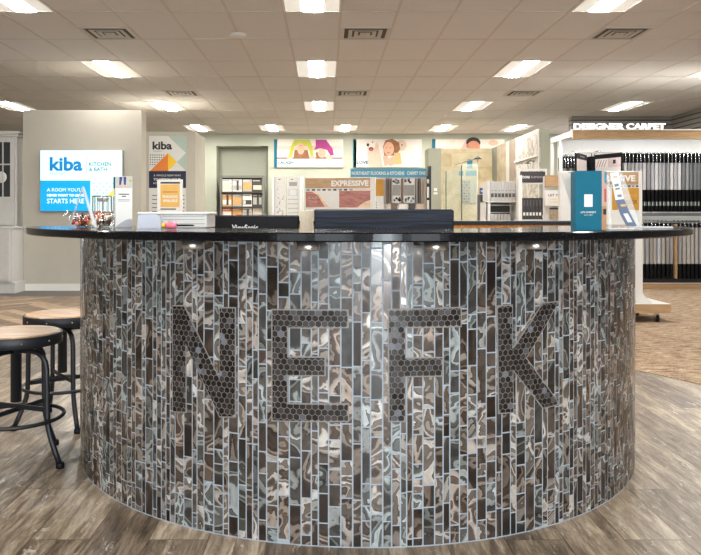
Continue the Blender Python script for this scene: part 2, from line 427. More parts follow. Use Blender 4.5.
DARKT = mat('dark_ink', (40, 40, 46), 0.7, var=0.02)
TEAL = mat('teal_print', (0, 94, 118), 0.6, spec=0.2, var=0.05)
NAVY = mat('navy_print', (26, 34, 64), 0.6, var=0.03)
ORANGE = mat('orange_print', (226, 128, 48), 0.6, var=0.03)
YELLOW = mat('yellow_print', (240, 196, 40), 0.6, var=0.03)
SAGEP = mat('sage_print', (176, 194, 184), 0.6, var=0.03)
GOLD = mat('gold_ochre_print', (190, 138, 44), 0.55, var=0.04)
GOLDL = mat('light_gold_print', (222, 176, 92), 0.6, var=0.03)
SKIN = mat('printed_skin', (216, 168, 144), 0.7, var=0.05)
HAIR = mat('printed_brown_hair', (140, 94, 62), 0.7, var=0.2, vscale=8)
LIME = mat('printed_lime_shirt', (176, 178, 72), 0.7, var=0.08, vscale=8)
MAG = mat('printed_magenta_shirt', (158, 54, 122), 0.7, var=0.08, vscale=8)
CREAM = mat('printed_cream', (214, 200, 188), 0.7, var=0.05)
PINKB = mat('printed_pink_beige', (202, 176, 164), 0.7, var=0.05)
FURW = mat('printed_white_fur', (220, 208, 197), 0.7, var=0.04)
FURB = mat('printed_cream_fur', (202, 180, 162), 0.7, var=0.08, vscale=8)
MOUTH = mat('printed_red', (196, 92, 90), 0.7, var=0.05)
CYANP = mat('printed_cyan_blue', (60, 150, 190), 0.6, var=0.03)

# ------------------------------------------------------------------ room shell
CH = 3.30
m = MB(PLANK); m.add([(-11, -5.6, 0), (9, -5.6, 0), (9, 21, 0), (-11, 21, 0)], [(0, 1, 2, 3)])
struct('floor', m, 'grey brown distressed vinyl plank floor around the counter', 'floor')
XC, YC = 0.14, 3.79
m = MB(CARPET)
arc = []
for i in range(41):
    a = math.radians(-62 + 150 * i / 40)          # carpet begins outside a circle of planks round the counter
    arc.append((XC + 2.52 * math.cos(a), YC + 2.52 * math.sin(a)))
poly = arc + [(XC + 2.52 * math.cos(math.radians(88)), 19.4), (7.55, 19.4), (7.55, arc[0][1])]
m.prismz(poly, 0.0005, 0.006)
struct('floor_carpet', m, 'beige textured carpet right of the counter', 'carpet')
m = MB(HERR); m.add([(-9, 7.3, 0.003), (-1.6, 7.3, 0.003), (-1.6, 9.95, 0.003), (-9, 9.95, 0.003)], [(0, 1, 2, 3)])
struct('floor_herringbone', m, 'tan herringbone wood flooring before the left partition', 'floor')
m = MB(mat('charcoal_border_floor', (92, 86, 82), 0.45, var=0.1)); m.add([(-9, 9.95, 0.003), (-1.6, 9.95, 0.003), (-1.6, 10.75, 0.003), (-9, 10.75, 0.003)], [(0, 1, 2, 3)])
struct('floor_border', m, 'dark grey floor strip along the left partition', 'floor')
m = MB(CEIL); m.add([(-11, -5.6, CH), (9, -5.6, CH), (9, 21, CH), (-11, 21, CH)], [(0, 3, 2, 1)])
struct('ceiling', m, 'beige suspended tile ceiling', 'ceiling')
m = MB(TBAR)
X0 = -0.155 - 0.305
k = -17
while X0 + 0.61 * k < 8.9:
    x = X0 + 0.61 * k; k += 1
    if x > -10.9: m.box(x - 0.012, x + 0.012, -5.5, 19.5, CH - 0.006, CH - 0.0005)
for n in range(-10, 10):
    y = 7.76 + 1.22 * n; m.box(-10.9, 8.9, y - 0.012, y + 0.012, CH - 0.006, CH - 0.0005)
struct('trim_1', m, 'grid of thin bars between the ceiling tiles', 'ceiling grid')
# back wall with the recess for the brochure rack
YB = 19.5
nx0, nx1, nz = XX(216.5, YB), XX(268, YB), ZZ(146, YB)
m = MB(GREENW)
m.box(-11, nx0, YB, YB + 0.5, 0, CH); m.box(nx1, 6.4, YB, YB + 0.5, 0, CH); m.box(nx0, nx1, YB, YB + 0.5, nz, CH)
struct('wall_back', m, 'pale sage green back wall under the posters', 'wall')
m = MB(NICHE); m.box(nx0, nx1, YB + 0.42, YB + 0.5, 0, nz)
struct('wall_back_recess', m, 'grey green recess in the back wall behind the brochure rack', 'wall')
m = MB(SLAT)
m.box(5.4, 7.6, 16.0, 16.2, 0, CH)
struct('wall_right_back', m, 'grooved grey slat wall behind the carpet display', 'wall')
m = MB(SLAT); m.box(7.6, 7.8, -5.6, 16.2, 0, CH)
struct('wall_right', m, 'grooved grey slat wall on the right side', 'wall')
m = MB(WALLC); m.box(-11, -10.8, -5.6, YB, 0, CH)
struct('wall_left', m, 'greige wall at the far left', 'wall')
m = MB(WALLC)
m.box(-11, -2.4, -5.6, -5.4, 0, CH); m.box(4.2, 9, -5.6, -5.4, 0, CH); m.box(-2.4, 4.2, -5.6, -5.4, 2.85, CH)
struct('wall_front', m, 'greige storefront wall behind the viewer', 'wall')
# free-standing partitions
YP = 10.7
m = MB(WALLC); m.box(XX(23, YP), XX(141.5, YP), YP, YP + 0.28, 0, 2.67)
struct('wall_left_partition', m, 'greige freestanding partition carrying the backlit sign', 'wall')
m = MB(mat('white_trim', (236, 235, 230), 0.5, var=0.02)); m.box(XX(23, YP) - 0.015, XX(141.5, YP) + 0.015, YP - 0.016, YP, 0, 0.105)
struct('baseboard_left', m, 'white baseboard under the left partition', 'baseboard')
m = MB(WALLC); m.box(-4.1, XX(195, 13.5), 13.5, 14.6, 0, 2.67)
struct('wall_back_partition', m, 'greige partition carrying the tall printed poster', 'wall')

# ------------------------------------------------------------------ ceiling lights, vents, detector
LC = mat('lamp_diffuser', (250, 248, 240), 0.6, emit=(255, 252, 246), es=LAMP_CENTRE)
LS = mat('lamp_side_panel', (196, 190, 180), 0.6, emit=(255, 248, 236), es=LAMP_SIDE)
def ceiling_light(x, y, label):
    t = thing('ceiling_light', label, 'ceiling light', (x, y, CH), 'lit panels in the ceiling')
    h = MB(WHITE)
    for s in (-1, 1):
        h.box(x + s * 0.295 - 0.012, x + s * 0.295 + 0.012, y - 0.6, y + 0.6, CH - 0.012, CH - 0.001)
        h.box(x - 0.305, x + 0.305, y + s * 0.594 - 0.012, y + s * 0.594 + 0.012, CH - 0.012, CH - 0.001)
    h.build('frame', t)
    sd = MB(LS)
    for s in (-1, 1):
        a, b_ = x + s * 0.283, x + s * 0.115
        sd.add([(a, y - 0.582, CH - 0.004), (b_, y - 0.582, CH - 0.008), (b_, y + 0.582, CH - 0.008), (a, y + 0.582, CH - 0.004)], [(0, 1, 2, 3) if s < 0 else (0, 3, 2, 1)])
    sd.build('side_panel', t)
    c = MB(LC)
    pr = [(-0.115, -0.006), (-0.09, -0.014), (-0.04, -0.019), (0.04, -0.019), (0.09, -0.014), (0.115, -0.006)]
    c.prism([(x + a, CH + b_) for a, b_ in pr], y - 0.582, y + 0.582)
    c.build('diffuser', t)
    return t
lights = {
    9: ('row nearest the back wall', [(-5, 'leftmost'), (-2, 'second from left'), (1, 'middle one'), (5, 'second from right'), (8, 'rightmost')]),
    6: ('second row from the back wall', [(-10, 'leftmost'), (-5, 'second from left'), (0, 'middle one'), (5, 'second from right'), (10, 'rightmost')]),
    3: ('third row from the back wall', [(-5, 'left one'), (0, 'middle one'), (5, 'second from right'), (10, 'rightmost')]),
    0: ('row cut by the top picture edge', [(-5, 'left one'), (0, 'middle one'), (5, 'right one')]),
    -3: ('row overhead before the counter', [(-5, 'left one'), (0, 'middle one'), (5, 'right one')]),
    -6: ('row above the viewer', [(-5, 'left one'), (0, 'middle one'), (5, 'right one')]),
}
for n, (rn, cols) in lights.items():
    for kx, cn in cols:
        ceiling_light(-0.155 + 0.61 * kx, 7.76 + 1.22 * n - 0.61, 'lit recessed ceiling panel, %s of the %s' % (cn, rn))
VENT = mat('vent_metal', (196, 190, 182), 0.5, var=0.03); DUCT = mat('dark_duct', (92, 86, 80), 0.9, var=0.05)
def vent(x, y, label):
    t = thing('ceiling_vent', label, 'ceiling vent', (x, y, CH), 'square air vents in the ceiling')
    f = MB(VENT)
    for s in (-1, 1):
        f.box(x + s * 0.275 - 0.025, x + s * 0.275 + 0.025, y - 0.3, y + 0.3, CH - 0.014, CH - 0.001)
        f.box(x - 0.25, x + 0.25, y + s * 0.275 - 0.025, y + s * 0.275 + 0.025, CH - 0.014, CH - 0.001)
    f.build('frame', t)
    b = MB(DUCT); b.box(x - 0.25, x + 0.25, y - 0.25, y + 0.25, CH - 0.003, CH - 0.001); b.build('duct_opening', t)
    for q in (0.2, 0.13, 0.06):
        l = MB(VENT)
        a, c, zz0, zz1 = q, q - 0.045, CH - 0.016, CH - 0.012
        vs = [(x + u * e, y + w * e, z) for e, z in ((a, zz0), (c, zz1)) for u, w in ((-1, -1), (1, -1), (1, 1), (-1, 1))]
        vs += [(vx, vy, vz + 0.004) for vx, vy, vz in vs]
        fs = []
        for i in range(4):
            j = (i + 1) % 4
            fs += [(i, i + 4, j + 4, j), (i + 8, j + 8, j + 12, i + 12)]
        l.add(vs, fs); l.build('louvre', t)
vent(-2.595, 8.68, 'square ceiling vent at upper left, before the nearest row of panels')
vent(0.455, 8.68, 'square ceiling vent at top beside the middle column of panels')
vent(3.505, 8.68, 'square ceiling vent at upper right')
vent(-2.595, 12.95, 'small distant ceiling vent at left, between two panel rows')
vent(0.455, 12.95, 'small distant ceiling vent near the middle of the ceiling')
vent(3.505, 12.95, 'small distant ceiling vent at right, between two panel rows')
d = MB(WHITE); d.lathe(-1.07, 8.72, [(0.01, CH - 0.045), (0.07, CH - 0.04), (0.1, CH - 0.02), (0.105, CH - 0.001)], 24)
tag(d.build('smoke_detector', loc=(-1.07, 8.72, CH)), 'round white smoke detector on the ceiling', 'smoke detector')

# ------------------------------------------------------------------ the reception counter
RB = 1.352                                         # tiled face
AEND = math.radians(80)                           # the ring is open at the back
def arc_line(r, n=150):
    return [(XC + r * math.sin(-AEND + 2 * AEND * i / n), YC - r * math.cos(-AEND + 2 * AEND * i / n)) for i in range(n + 1)]
def ring(mb, prof, m=None, n=150):
    """prof: closed list of (r, z) swept round the open ring, with end caps"""
    vs = []; fs = []; w = n + 1
    for r, z in prof: vs += [(x, y, z) for x, y in arc_line(r, n)]
    K = len(prof)
    for k in range(K):
        q = (k + 1) % K
        for i in range(n): fs.append((k * w + i, k * w + i + 1, q * w + i + 1, q * w + i))
    fs.append(tuple(k * w for k in range(K))[::-1]); fs.append(tuple(k * w + n for k in range(K)))
    mb.add(vs, fs, m)
RT, RI = 1.585, 0.94
counter = thing('reception_counter', 'round reception counter faced with agate strip mosaic tiles and big hexagon letters', 'reception counter', (XC, YC, 0))
m = MB(GROUT); ring(m, [(RB + 0.0006, 0.0), (RB + 0.0006, 1.0365), (RI + 0.03, 1.0365), (RI + 0.03, 0.0)]); m.build('body', counter)
m = MB(wood_material('amber_wood_lining', (120, 74, 30), (186, 124, 60), axis=2)); ring(m, [(RI + 0.0295, 0.005), (RI + 0.0295, 1.035), (RI + 0.015, 1.035), (RI + 0.015, 0.005)])
o = m.build('inner_lining', counter); o['label'] = 'amber wood lining inside the counter ring'

def on_face(px, py, r):
    """pixel on the cylindrical face -> (angle, z)"""
    lo, hi = -1.3, 1.3; q = (px - PX) / F
    g = lambda t: (XC + r * math.sin(t)) / (YC - r * math.cos(t)) - q
    # monotonic between the silhouettes
    lo, hi = -1.15, 1.2
    for _ in range(60):
        mid = (lo + hi) / 2
        if g(mid) < 0: lo = mid
        else: hi = mid
    t = (lo + hi) / 2
    return t, CAMH + (PY - py) / F * (YC - r * math.cos(t))
def cyl(s, z, r):
    t = s / RB
    return (XC + r * math.sin(t), YC - r * math.cos(t), z)

# strip mosaic: columns of glass strips, each strip a slightly tilted pad
m = MB(AGATE); m.rnd = []; m.uv = []
g = 0.0036
s = -AEND * RB
k = 0
while s < AEND * RB - 0.045:
    w = random.choice((0.021, 0.024, 0.03, 0.035, 0.038, 0.04)) if k % 2 else random.choice((0.021, 0.024, 0.03, 0.036, 0.041))
    k += 1
    z = 0.004 - random.random() * 0.08
    while z < 1.03:
        h = random.choice((0.05, 0.075, 0.1, 0.1, 0.125, 0.15, 0.16, 0.19))
        z0, z1 = max(z, 0.004), min(z + h - g, 1.034)
        z += h
        if z1 - z0 < 0.012: continue
        a, b = s, s + w - g
        tl = random.uniform(-0.0003, 0.0003); tv = random.uniform(-0.0006, 0.0006)
        ro = [RB + 0.002 - tl - tv, RB + 0.002 + tl - tv, RB + 0.002 + tl + tv, RB + 0.002 - tl + tv]
        c = [(a, z0), (b, z0), (b, z1), (a, z1)]
        e = 0.0008
        ci = [(a + e, z0 + e), (b - e, z0 + e), (b - e, z1 - e), (a + e, z1 - e)]
        vs = [cyl(p[0], p[1], RB - 0.004) for p in c] + [cyl(p[0], p[1], r) for p, r in zip(ci, ro)]
        fs = [(4, 5, 6, 7)] + [(i, (i + 1) % 4, 4 + (i + 1) % 4, 4 + i) for i in range(4)]
        m.add(vs, fs)
        rr = (random.random(), random.random(), random.random())
        m.rnd += [rr] * 5
        m.uv += [(p[0], p[1]) for p in c] + [(p[0], p[1]) for p in ci]
    s += w
m.build('mosaic_tiling', counter)

# the four big letters in hexagon mosaic
def crop(x0, y0, sc, pts): return [(x0 + a / sc, y0 + b / sc) for a, b in pts]
LET = {
    'N': crop(160, 295, 3.96, [(52, 45), (96, 45), (238, 335), (238, 53), (297, 53), (297, 480), (238, 480), (102, 190), (102, 462), (52, 459)]),
    'E': crop(260, 295, 3.96, [(50, 60), (346, 62), (346, 126), (108, 127), (108, 248), (255, 248), (255, 316), (108, 316), (108, 432), (348, 434), (348, 497), (50, 495)]),
    'F': crop(370, 295, 3.96, [(75, 60), (358, 52), (358, 122), (138, 126), (138, 252), (284, 250), (284, 318), (138, 320), (138, 498), (78, 498)]),
    'K': crop(480, 290, 3.96, [(70, 66), (126, 62), (126, 240), (248, 54), (308, 48), (180, 270), (310, 450), (250, 466), (128, 312), (130, 482), (75, 486)]),
}
def clip(poly, conv):
    out = poly
    for i in range(len(conv)):
        ax, ay = conv[i]; bx, by = conv[(i + 1) % len(conv)]
        ins = lambda p: (bx - ax) * (p[1] - ay) - (by - ay) * (p[0] - ax) >= 0
        src = out; out = []
        for j in range(len(src)):
            p, q = src[j - 1], src[j]
            ip, iq = ins(p), ins(q)
            if ip != iq:
                d0 = (bx - ax) * (p[1] - ay) - (by - ay) * (p[0] - ax)
                d1 = (bx - ax) * (q[1] - ay) - (by - ay) * (q[0] - ax)
                t = d0 / (d0 - d1); out.append((p[0] + (q[0] - p[0]) * t, p[1] + (q[1] - p[1]) * t))
            if iq: out.append(q)
        if not out: return []
    return out
def parea(p): return 0.5 * sum(p[i][0] * p[(i + 1) % len(p)][1] - p[(i + 1) % len(p)][0] * p[i][1] for i in range(len(p)))
def offset_poly(p, d):
    """grow a counter-clockwise polygon by d"""
    out = []; n_ = len(p)
    for i in range(n_):
        a, b, c = Vector(p[i - 1]), Vector(p[i]), Vector(p[(i + 1) % n_])
        u, w = (b - a).normalized(), (c - b).normalized()
        n1, n2 = Vector((u.y, -u.x)), Vector((w.y, -w.x))
        k_ = n1 + n2; k_ = k_ / max(0.35, k_.length_squared / 2) * 1.0
        out.append((b.x + k_.x * d, b.y + k_.y * d))
    return out
from mathutils.geometry import tessellate_polygon
for ch, pxs in LET.items():
    pl = []
    for a, b in pxs:
        t, z = on_face(a, b, RB + 0.003); pl.append((t * RB, z))
    if parea(pl) < 0: pl = pl[::-1]
    big = offset_poly(pl, 0.0045)
    # densify so the plate follows the curve
    def dens(q):
        out = []
        for i in range(len(q)):
            a, b = q[i], q[(i + 1) % len(q)]; kk = max(1, int(abs(a[0] - b[0]) / 0.025) + 1)
            out += [(a[0] + (b[0] - a[0]) * j / kk, a[1] + (b[1] - a[1]) * j / kk) for j in range(kk)]
        return out
    lt = MB(TRIM, HEX); lt.rnd = []
    # backing plate in narrow vertical slices
    s0, s1 = min(p[0] for p in big), max(p[0] for p in big)
    NS = int((s1 - s0) / 0.02) + 1
    for i in range(NS):
        a, b = s0 + (s1 - s0) * i / NS, s0 + (s1 - s0) * (i + 1) / NS
        for zq in range(26):
            za, zb = 0.40 + zq * 0.016, 0.40 + (zq + 1) * 0.016
            pc = clip(big, [(a, za), (b, za), (b, zb), (a, zb)])
            if len(pc) >= 3 and abs(parea(pc)) > 1e-7:
                lt.add([cyl(x, z, RB + 0.0035) for x, z in pc], [tuple(range(len(pc)))], TRIM); lt.rnd.append((0, 0, 0))
    bd = dens(big); nb = len(bd)
    lt.add([cyl(x, z, RB + 0.0035) for x, z in bd] + [cyl(x, z, RB - 0.004) for x, z in bd], [(i, i + nb, (i + 1) % nb + nb, (i + 1) % nb) for i in range(nb)], TRIM)
    lt.rnd += [(0, 0, 0)] * nb
    pitch = 0.0215; hr = (pitch - 0.002) / 2 / math.cos(PI / 6)
    z = 0.38; row = 0
    while z < 0.84:
        x = s0 - 0.03 + (pitch / 2 if row % 2 else 0)
        while x < s1 + 0.03:
            hx = [(x + hr * math.cos(PI / 6 + PI / 3 * i), z + hr * math.sin(PI / 6 + PI / 3 * i)) for i in range(6)]
            pc = clip(pl, hx)
            if len(pc) >= 3 and abs(parea(pc)) > 2.5e-5:
                ta, tb = random.gauss(0, 0.04), random.gauss(0, 0.04)
                lt.add([cyl(p, q, RB + 0.0052 + ta * (p - x) + tb * (q - z)) for p, q in pc], [tuple(range(len(pc)))], HEX)
                lt.rnd.append((random.random(), random.random(), random.random()))
            x += pitch
        z += pitch * math.sin(PI / 3); row += 1
    o = lt.build('letter', counter); o['label'] = 'large letter %s in dark bronze hexagon mosaic' % ch

# granite worktop
c = 0.004
m = MB(GRANITE)
def prof(r0, r1, z0, z1):
    return [(r0 - c, z0), (r0, z0 + c), (r0, z1 - c), (r0 - c, z1), (r1 + c, z1), (r1, z1 - c), (r1, z0 + c), (r1 + c, z0)]
ring(m, prof(RT, RI, 1.037, 1.066))
tag(m.build('countertop', loc=(XC, YC, 1.037)), 'ring of polished black granite worktop on the mosaic counter', 'countertop')
# puck lights under the overhang
names = ['leftmost', 'second from left', 'second from right', 'rightmost']
for px, nm in zip((193, 308, 435, 534.5), names):
    t, _ = on_face(px, 246, 1.475)
    x, y = XC + 1.475 * math.sin(t), YC - 1.475 * math.cos(t)
    m = MB(STEEL); m.lathe(x, y, [(0.03, 1.006), (0.035, 1.007), (0.037, 1.010), (0.037, 1.0365)], 28)
    tag(m.build('puck_light', loc=(x, y, 1.006)), 'round brushed metal puck light under the worktop edge, %s of four' % nm, 'puck light', 'puck lights under the worktop')

# back counter with black top and amber front
t = thing('back_counter', 'long back counter with black top and speckled amber front behind the monitors', 'counter', (0.75, 6.6, 0))
BKT = Matrix.Translation((2.35, 6.15, 0)) @ Matrix.Rotation(math.radians(-4), 4, 'Z')
m = MB(mat('speckled_amber_front', (176, 112, 44), 0.6, var=0.45, vscale=45)); m.T = BKT; m.box(-3.2, -0.02, 0.02, 0.6, 0.0, 1.036); m.build('body', t)
m = MB(mat('honed_black_stone', (20, 20, 22), 0.4, spec=0.2, var=0.2, vscale=60)); m.T = BKT; m.box(-3.22, 0.0, 0.0, 0.62, 1.0365, 1.067, c=0.003); m.build('top', t)
# lower desk inside the ring
m = MB(mat('dark_desk_laminate', (70, 58, 48), 0.5, var=0.08))
pts = [(XC + 0.9 * math.sin(t), YC - 0.9 * math.cos(t)) for t in [math.radians(a) for a in range(-85, 86, 5)]]
pin = [(XC + 0.42 * math.sin(t), YC + 0.30 - 0.45 * math.cos(t)) for t in [math.radians(a) for a in range(85, -86, -10)]]
m.prismz(pts + pin, 0.715, 0.74)
t = thing('desk', 'low curved desk inside the counter ring under the monitors', 'desk', (XC, YC, 0))
m.build('desk_top', t)
for a in (-70, -25, 25, 70):
    b = MB(BLACKM); b.lathe(XC + 0.8 * math.sin(math.radians(a)), YC - 0.8 * math.cos(math.radians(a)), [(0.025, 0.0), (0.025, 0.714)], 12); b.build('leg', t)

# ------------------------------------------------------------------ bar stools
stool = thing('bar_stool', 'round wood seat bar stool with black metal frame, nearer one cut by the left edge', 'bar stool', (-1.415, 3.3, 0), 'bar stools left of the counter')
bx, by = -1.415, 3.3
m = MB(SEATW); m.lathe(bx, by, [(0.17, 0.55), (0.188, 0.551), (0.188, 0.587), (0.184, 0.591), (0.0, 0.592)], 40, smooth=False); m.build('seat', stool)
m = MB(BLACKM); m.lathe(bx, by, [(0.1, 0.538), (0.198, 0.538), (0.2, 0.54), (0.2, 0.584), (0.198, 0.586), (0.189, 0.586), (0.189, 0.552), (0.1, 0.549)], 48)
rv = m; rv.mi(STEEL)
for i in range(10):
    a = 2 * PI * i / 10 + 0.2
    rv.T = Matrix.Translation((bx + 0.2 * math.cos(a), by + 0.2 * math.sin(a), 0.562)) @ Matrix.Rotation(a, 4, 'Z') @ Matrix.Rotation(PI / 2, 4, 'Y')
    rv.lathe(0, 0, [(0.004, -0.001), (0.0038, 0.002), (0.0, 0.003)], 8, STEEL)
rv.T = Matrix.Identity(4); rv.build('seat_rim', stool)
m = MB(BLACKM); m.lathe(bx, by, [(0.02, 0.27), (0.024, 0.272), (0.024, 0.50), (0.034, 0.505), (0.034, 0.52), (0.05, 0.53), (0.05, 0.538)], 20); m.build('post', stool)
m = MB(BLACKM); m.tube([(bx + 0.205 * math.cos(2 * PI * i / 48), by + 0.205 * math.sin(2 * PI * i / 48), 0.205) for i in range(48)], 0.009, 10, closed=True); m.build('foot_ring', stool)
for i in range(4):
    a = math.radians(-21 + 90 * i); dx, dy = math.cos(a), math.sin(a)
    pr = [(0.02, 0.505), (0.08, 0.507), (0.12, 0.503), (0.15, 0.488), (0.168, 0.462), (0.175, 0.43), (0.177, 0.36), (0.178, 0.26), (0.18, 0.2), (0.186, 0.165), (0.2, 0.12), (0.222, 0.07), (0.246, 0.018)]
    m = MB(BLACKM); m.tube([(bx + r * dx, by + r * dy, z) for r, z in pr], 0.0125, 12)
    lg = m.build('leg', stool)
    f = MB(BLACKP); f.lathe(bx + 0.25 * dx, by + 0.25 * dy, [(0.017, 0.0), (0.019, 0.003), (0.018, 0.022), (0.013, 0.026)], 14); f.build('foot_cap', lg)
for i in range(2):
    a = math.radians(-21 + 90 * i); dx, dy = math.cos(a), math.sin(a)
    zb = 0.235 if i else 0.25
    m = MB(BLACKM)
    m.T = Matrix.Translation((bx, by, 0)) @ Matrix.Rotation(a, 4, 'Z')
    m.box(-0.178, 0.178, -0.004, 0.004, zb - 0.011, zb + 0.011, c=0.002); m.build('cross_brace', stool)
dup(stool, (-1.43, 3.92, 0), math.radians(-32), 'round wood seat bar stool with black metal frame, farther one beside the mosaic counter')

# ------------------------------------------------------------------ things on and behind the worktop
ZT = 1.0665
# monitors
def monitor(label, px0, px1, pytop, Y, body, hgt, txt=None):
    x0, x1 = XX(px0, Y), XX(px1, Y); zt = ZZ(pytop, Y); cx = (x0 + x1) / 2
    t = thing('monitor', label, 'monitor', (cx, Y + 0.05, 0.74))
    m = MB(body); m.box(x0, x1, Y, Y + 0.035, zt - hgt, zt, c=0.006); m.build('back_shell', t)
    m = MB(BLACKP); m.box(x0 + 0.004, x1 - 0.004, Y + 0.0355, Y + 0.05, zt - hgt + 0.004, zt - 0.004); m.build('screen', t)
    m = MB(BLACKP); m.box(cx - 0.03, cx + 0.03, Y + 0.051, Y + 0.07, 0.76, zt - hgt + 0.12); m.build('stand', t)
    m = MB(BLACKP); m.box(cx - 0.12, cx + 0.12, Y - 0.02, Y + 0.14, 0.741, 0.76, c=0.005); m.build('base', t)
    if txt:
        m = MB(mat('silver_ink', (225, 225, 228), 0.4, var=0.01)); m.text(txt, XX(232, Y), XX(258, Y), ZZ(230.4, Y), ZZ(224.6, Y), Y - 0.001, depth=0.0005, bold=0.02); m.build('lettering', t)
    return t
monitor('black computer monitor seen from behind with silver lettering', 195, 299, 215.2, 3.45, BLACKP, 0.31, 'ViewSonic')
monitor('wide navy monitor back with rippled surface', 314, 454, 209.3, 3.2, wave_panel_material(), 0.34)
m = MB(mat('beige_speckled_board', (214, 202, 180), 0.8, var=0.18, vscale=160)); Y = 3.44
m.box(XX(300, Y), XX(313, Y), Y, Y + 0.12, 0.741, ZZ(210.5, Y), c=0.002)
tag(m.build('file_box', loc=(XX(306, Y), Y, 0.741)), 'beige speckled upright file box between the two monitors', 'file box')
# low white printer on the worktop
Y = 3.02
t = thing('printer', 'low white printer on the worktop left of the black monitor', 'printer', (XX(170, Y), Y, ZT))
x0, x1 = XX(139, Y), XX(207, Y); zt = ZZ(212, Y)
m = MB(WHITE); m.box(x0, x1, Y, Y + 0.22, ZT, zt - 0.012, c=0.003); m.build('body', t)
m = MB(WHITE); m.box(x0 - 0.006, x1 + 0.006, Y - 0.006, Y + 0.225, zt - 0.0115, zt, c=0.003); m.build('lid', t)
m = MB(mat('pale_grey_groove', (150, 150, 152), 0.6, var=0.02))
for z in (ZT + 0.016, ZT + 0.034, ZT + 0.046): m.box(x0 + 0.01, x1 - 0.01, Y - 0.0015, Y + 0.001, z, z + 0.0022)
m.build('paper_slot', t)
# tape dispenser
Y = 2.86; cx = XX(149, Y)
t = thing('tape_dispenser', 'translucent grey tape dispenser on the worktop before the white printer', 'tape dispenser', (cx, Y, ZT))
TR = glass_material('smoky_clear_plastic', (186, 190, 204), 0.72)
pr = [(-0.048, 0.0), (0.046, 0.0), (0.046, 0.02), (0.042, 0.046), (0.03, 0.055), (-0.04, 0.056), (-0.047, 0.03)]
m = MB(TR); m.prism([(cx + a, ZT + b) for a, b in pr], Y, Y + 0.05); m.build('body', t)
m = MB(mat('lilac_tape', (188, 186, 208), 0.4, var=0.04)); m.T = Matrix.Translation((cx - 0.008, Y + 0.053, ZT + 0.03)) @ Matrix.Rotation(PI / 2, 4, 'X')
m.lathe(0, 0, [(0.014, -0.02), (0.026, -0.02), (0.026, -0.001), (0.014, -0.001)], 24); m.build('tape_roll', t)
# pink bottle-shaped marker
Y = 2.72; cx = XX(171, Y)
t = thing('highlighter', 'pink highlighter with yellow cap and black clip lying on the worktop', 'highlighter', (cx, Y, ZT))
def lying(prof, x, z, m_, name):
    q = MB(m_); q.T = Matrix.Translation((x, Y, z)) @ Matrix.Rotation(PI / 2, 4, 'Y'); q.lathe(0, 0, prof, 16); return q.build(name, t)
lying([(0.008, -0.02), (0.0135, -0.016), (0.0135, 0.018), (0.008, 0.022)], cx, ZT + 0.0145, mat('pink_plastic', (240, 120, 140), 0.35, var=0.04), 'barrel')
lying([(0.007, -0.013), (0.0095, -0.011), (0.0095, 0.0)], cx - 0.021, ZT + 0.0145, YELLOW, 'cap')
lying([(0.0035, 0.0), (0.003, 0.06), (0.001, 0.066)], cx + 0.022, ZT + 0.0145, BLACKP, 'tip')

def boxed(name, label, cat, px, pyb, Y, w, d, h, rot, group=None):
    cx = XX(px, Y)
    t = thing(name, label, cat, (cx, Y, ZT), group)
    T = Matrix.Translation((cx, Y, ZT)) @ Matrix.Rotation(rot, 4, 'Z')
    return t, T
# white leaflet box
w, d, h = 0.070, 0.062, 0.218
t, T = boxed('leaflet_box', 'white upright leaflet box with a photo of legs on the worktop by the backlit sign', 'leaflet box', 122.8, 0, 3.12, w, d, h, math.radians(24))
m = MB(WPAPER); m.T = T; m.box(-w / 2, w / 2, -d / 2, d / 2, 0, h, c=0.0008)
fy = -d / 2 - 0.0006
m.rect(-w / 2 + 0.001, w / 2 - 0.001, h - 0.05, h - 0.001, fy, mat('printed_grey_photo', (190, 186, 180), 0.6, var=0.1, vscale=40))
JE = mat('printed_denim', (46, 62, 110), 0.6, var=0.06)
m.flat([(-0.018, h - 0.002), (-0.006, h - 0.002), (-0.012, h - 0.036), (-0.02, h - 0.036)], fy - 0.0003, JE)
m.flat([(-0.002, h - 0.002), (0.01, h - 0.002), (0.008, h - 0.036), (0.0, h - 0.036)], fy - 0.0003, JE)
for q in (-0.017, 0.006): m.ell(q, h - 0.042, 0.008, 0.004, fy - 0.0003, SKIN, 12)
m.ell(0.027, h - 0.018, 0.006, 0.006, fy - 0.0003, LIME, 10)
for k, (a, b) in enumerate(((-0.022, 0.022), (-0.009, 0.009))): m.rect(a, b, h - 0.078 - k * 0.009, h - 0.074 - k * 0.009, fy, DARKT)
for k in range(2): m.rect(-0.024, 0.024, h - 0.1 - k * 0.006, h - 0.098 - k * 0.006, fy, GREYT)
SH = mat('printed_soft_grey', (170, 170, 176), 0.6, var=0.06)
m.flat([(w / 2 - 0.001, 0.001), (w / 2 - 0.001, 0.034)] + [(w / 2 - 0.001 - (w - 0.002) * i / 8, 0.034 * math.cos(PI / 2 * i / 8) + 0.004) for i in range(1, 9)] + [(-w / 2 + 0.001, 0.001)], fy, SH)
m.T = T @ Matrix.Rotation(-PI / 2, 4, 'Z')
m.rect(-d / 2 + 0.001, d / 2 - 0.001, h - 0.05, h - 0.001, -w / 2 - 0.0006, TEAL)
for k in range(3): m.rect(-0.012, 0.014, h - 0.085 - k * 0.008, h - 0.083 - k * 0.008, -w / 2 - 0.0006, CYANP)
for k in range(3): m.rect(-0.01, 0.012, h - 0.12 - k * 0.01, h - 0.117 - k * 0.01, -w / 2 - 0.0006, GREYT)
m.rect(-d / 2 + 0.001, d / 2 - 0.001, 0.001, 0.045, -w / 2 - 0.0006, SH)
m.build('carton', t)
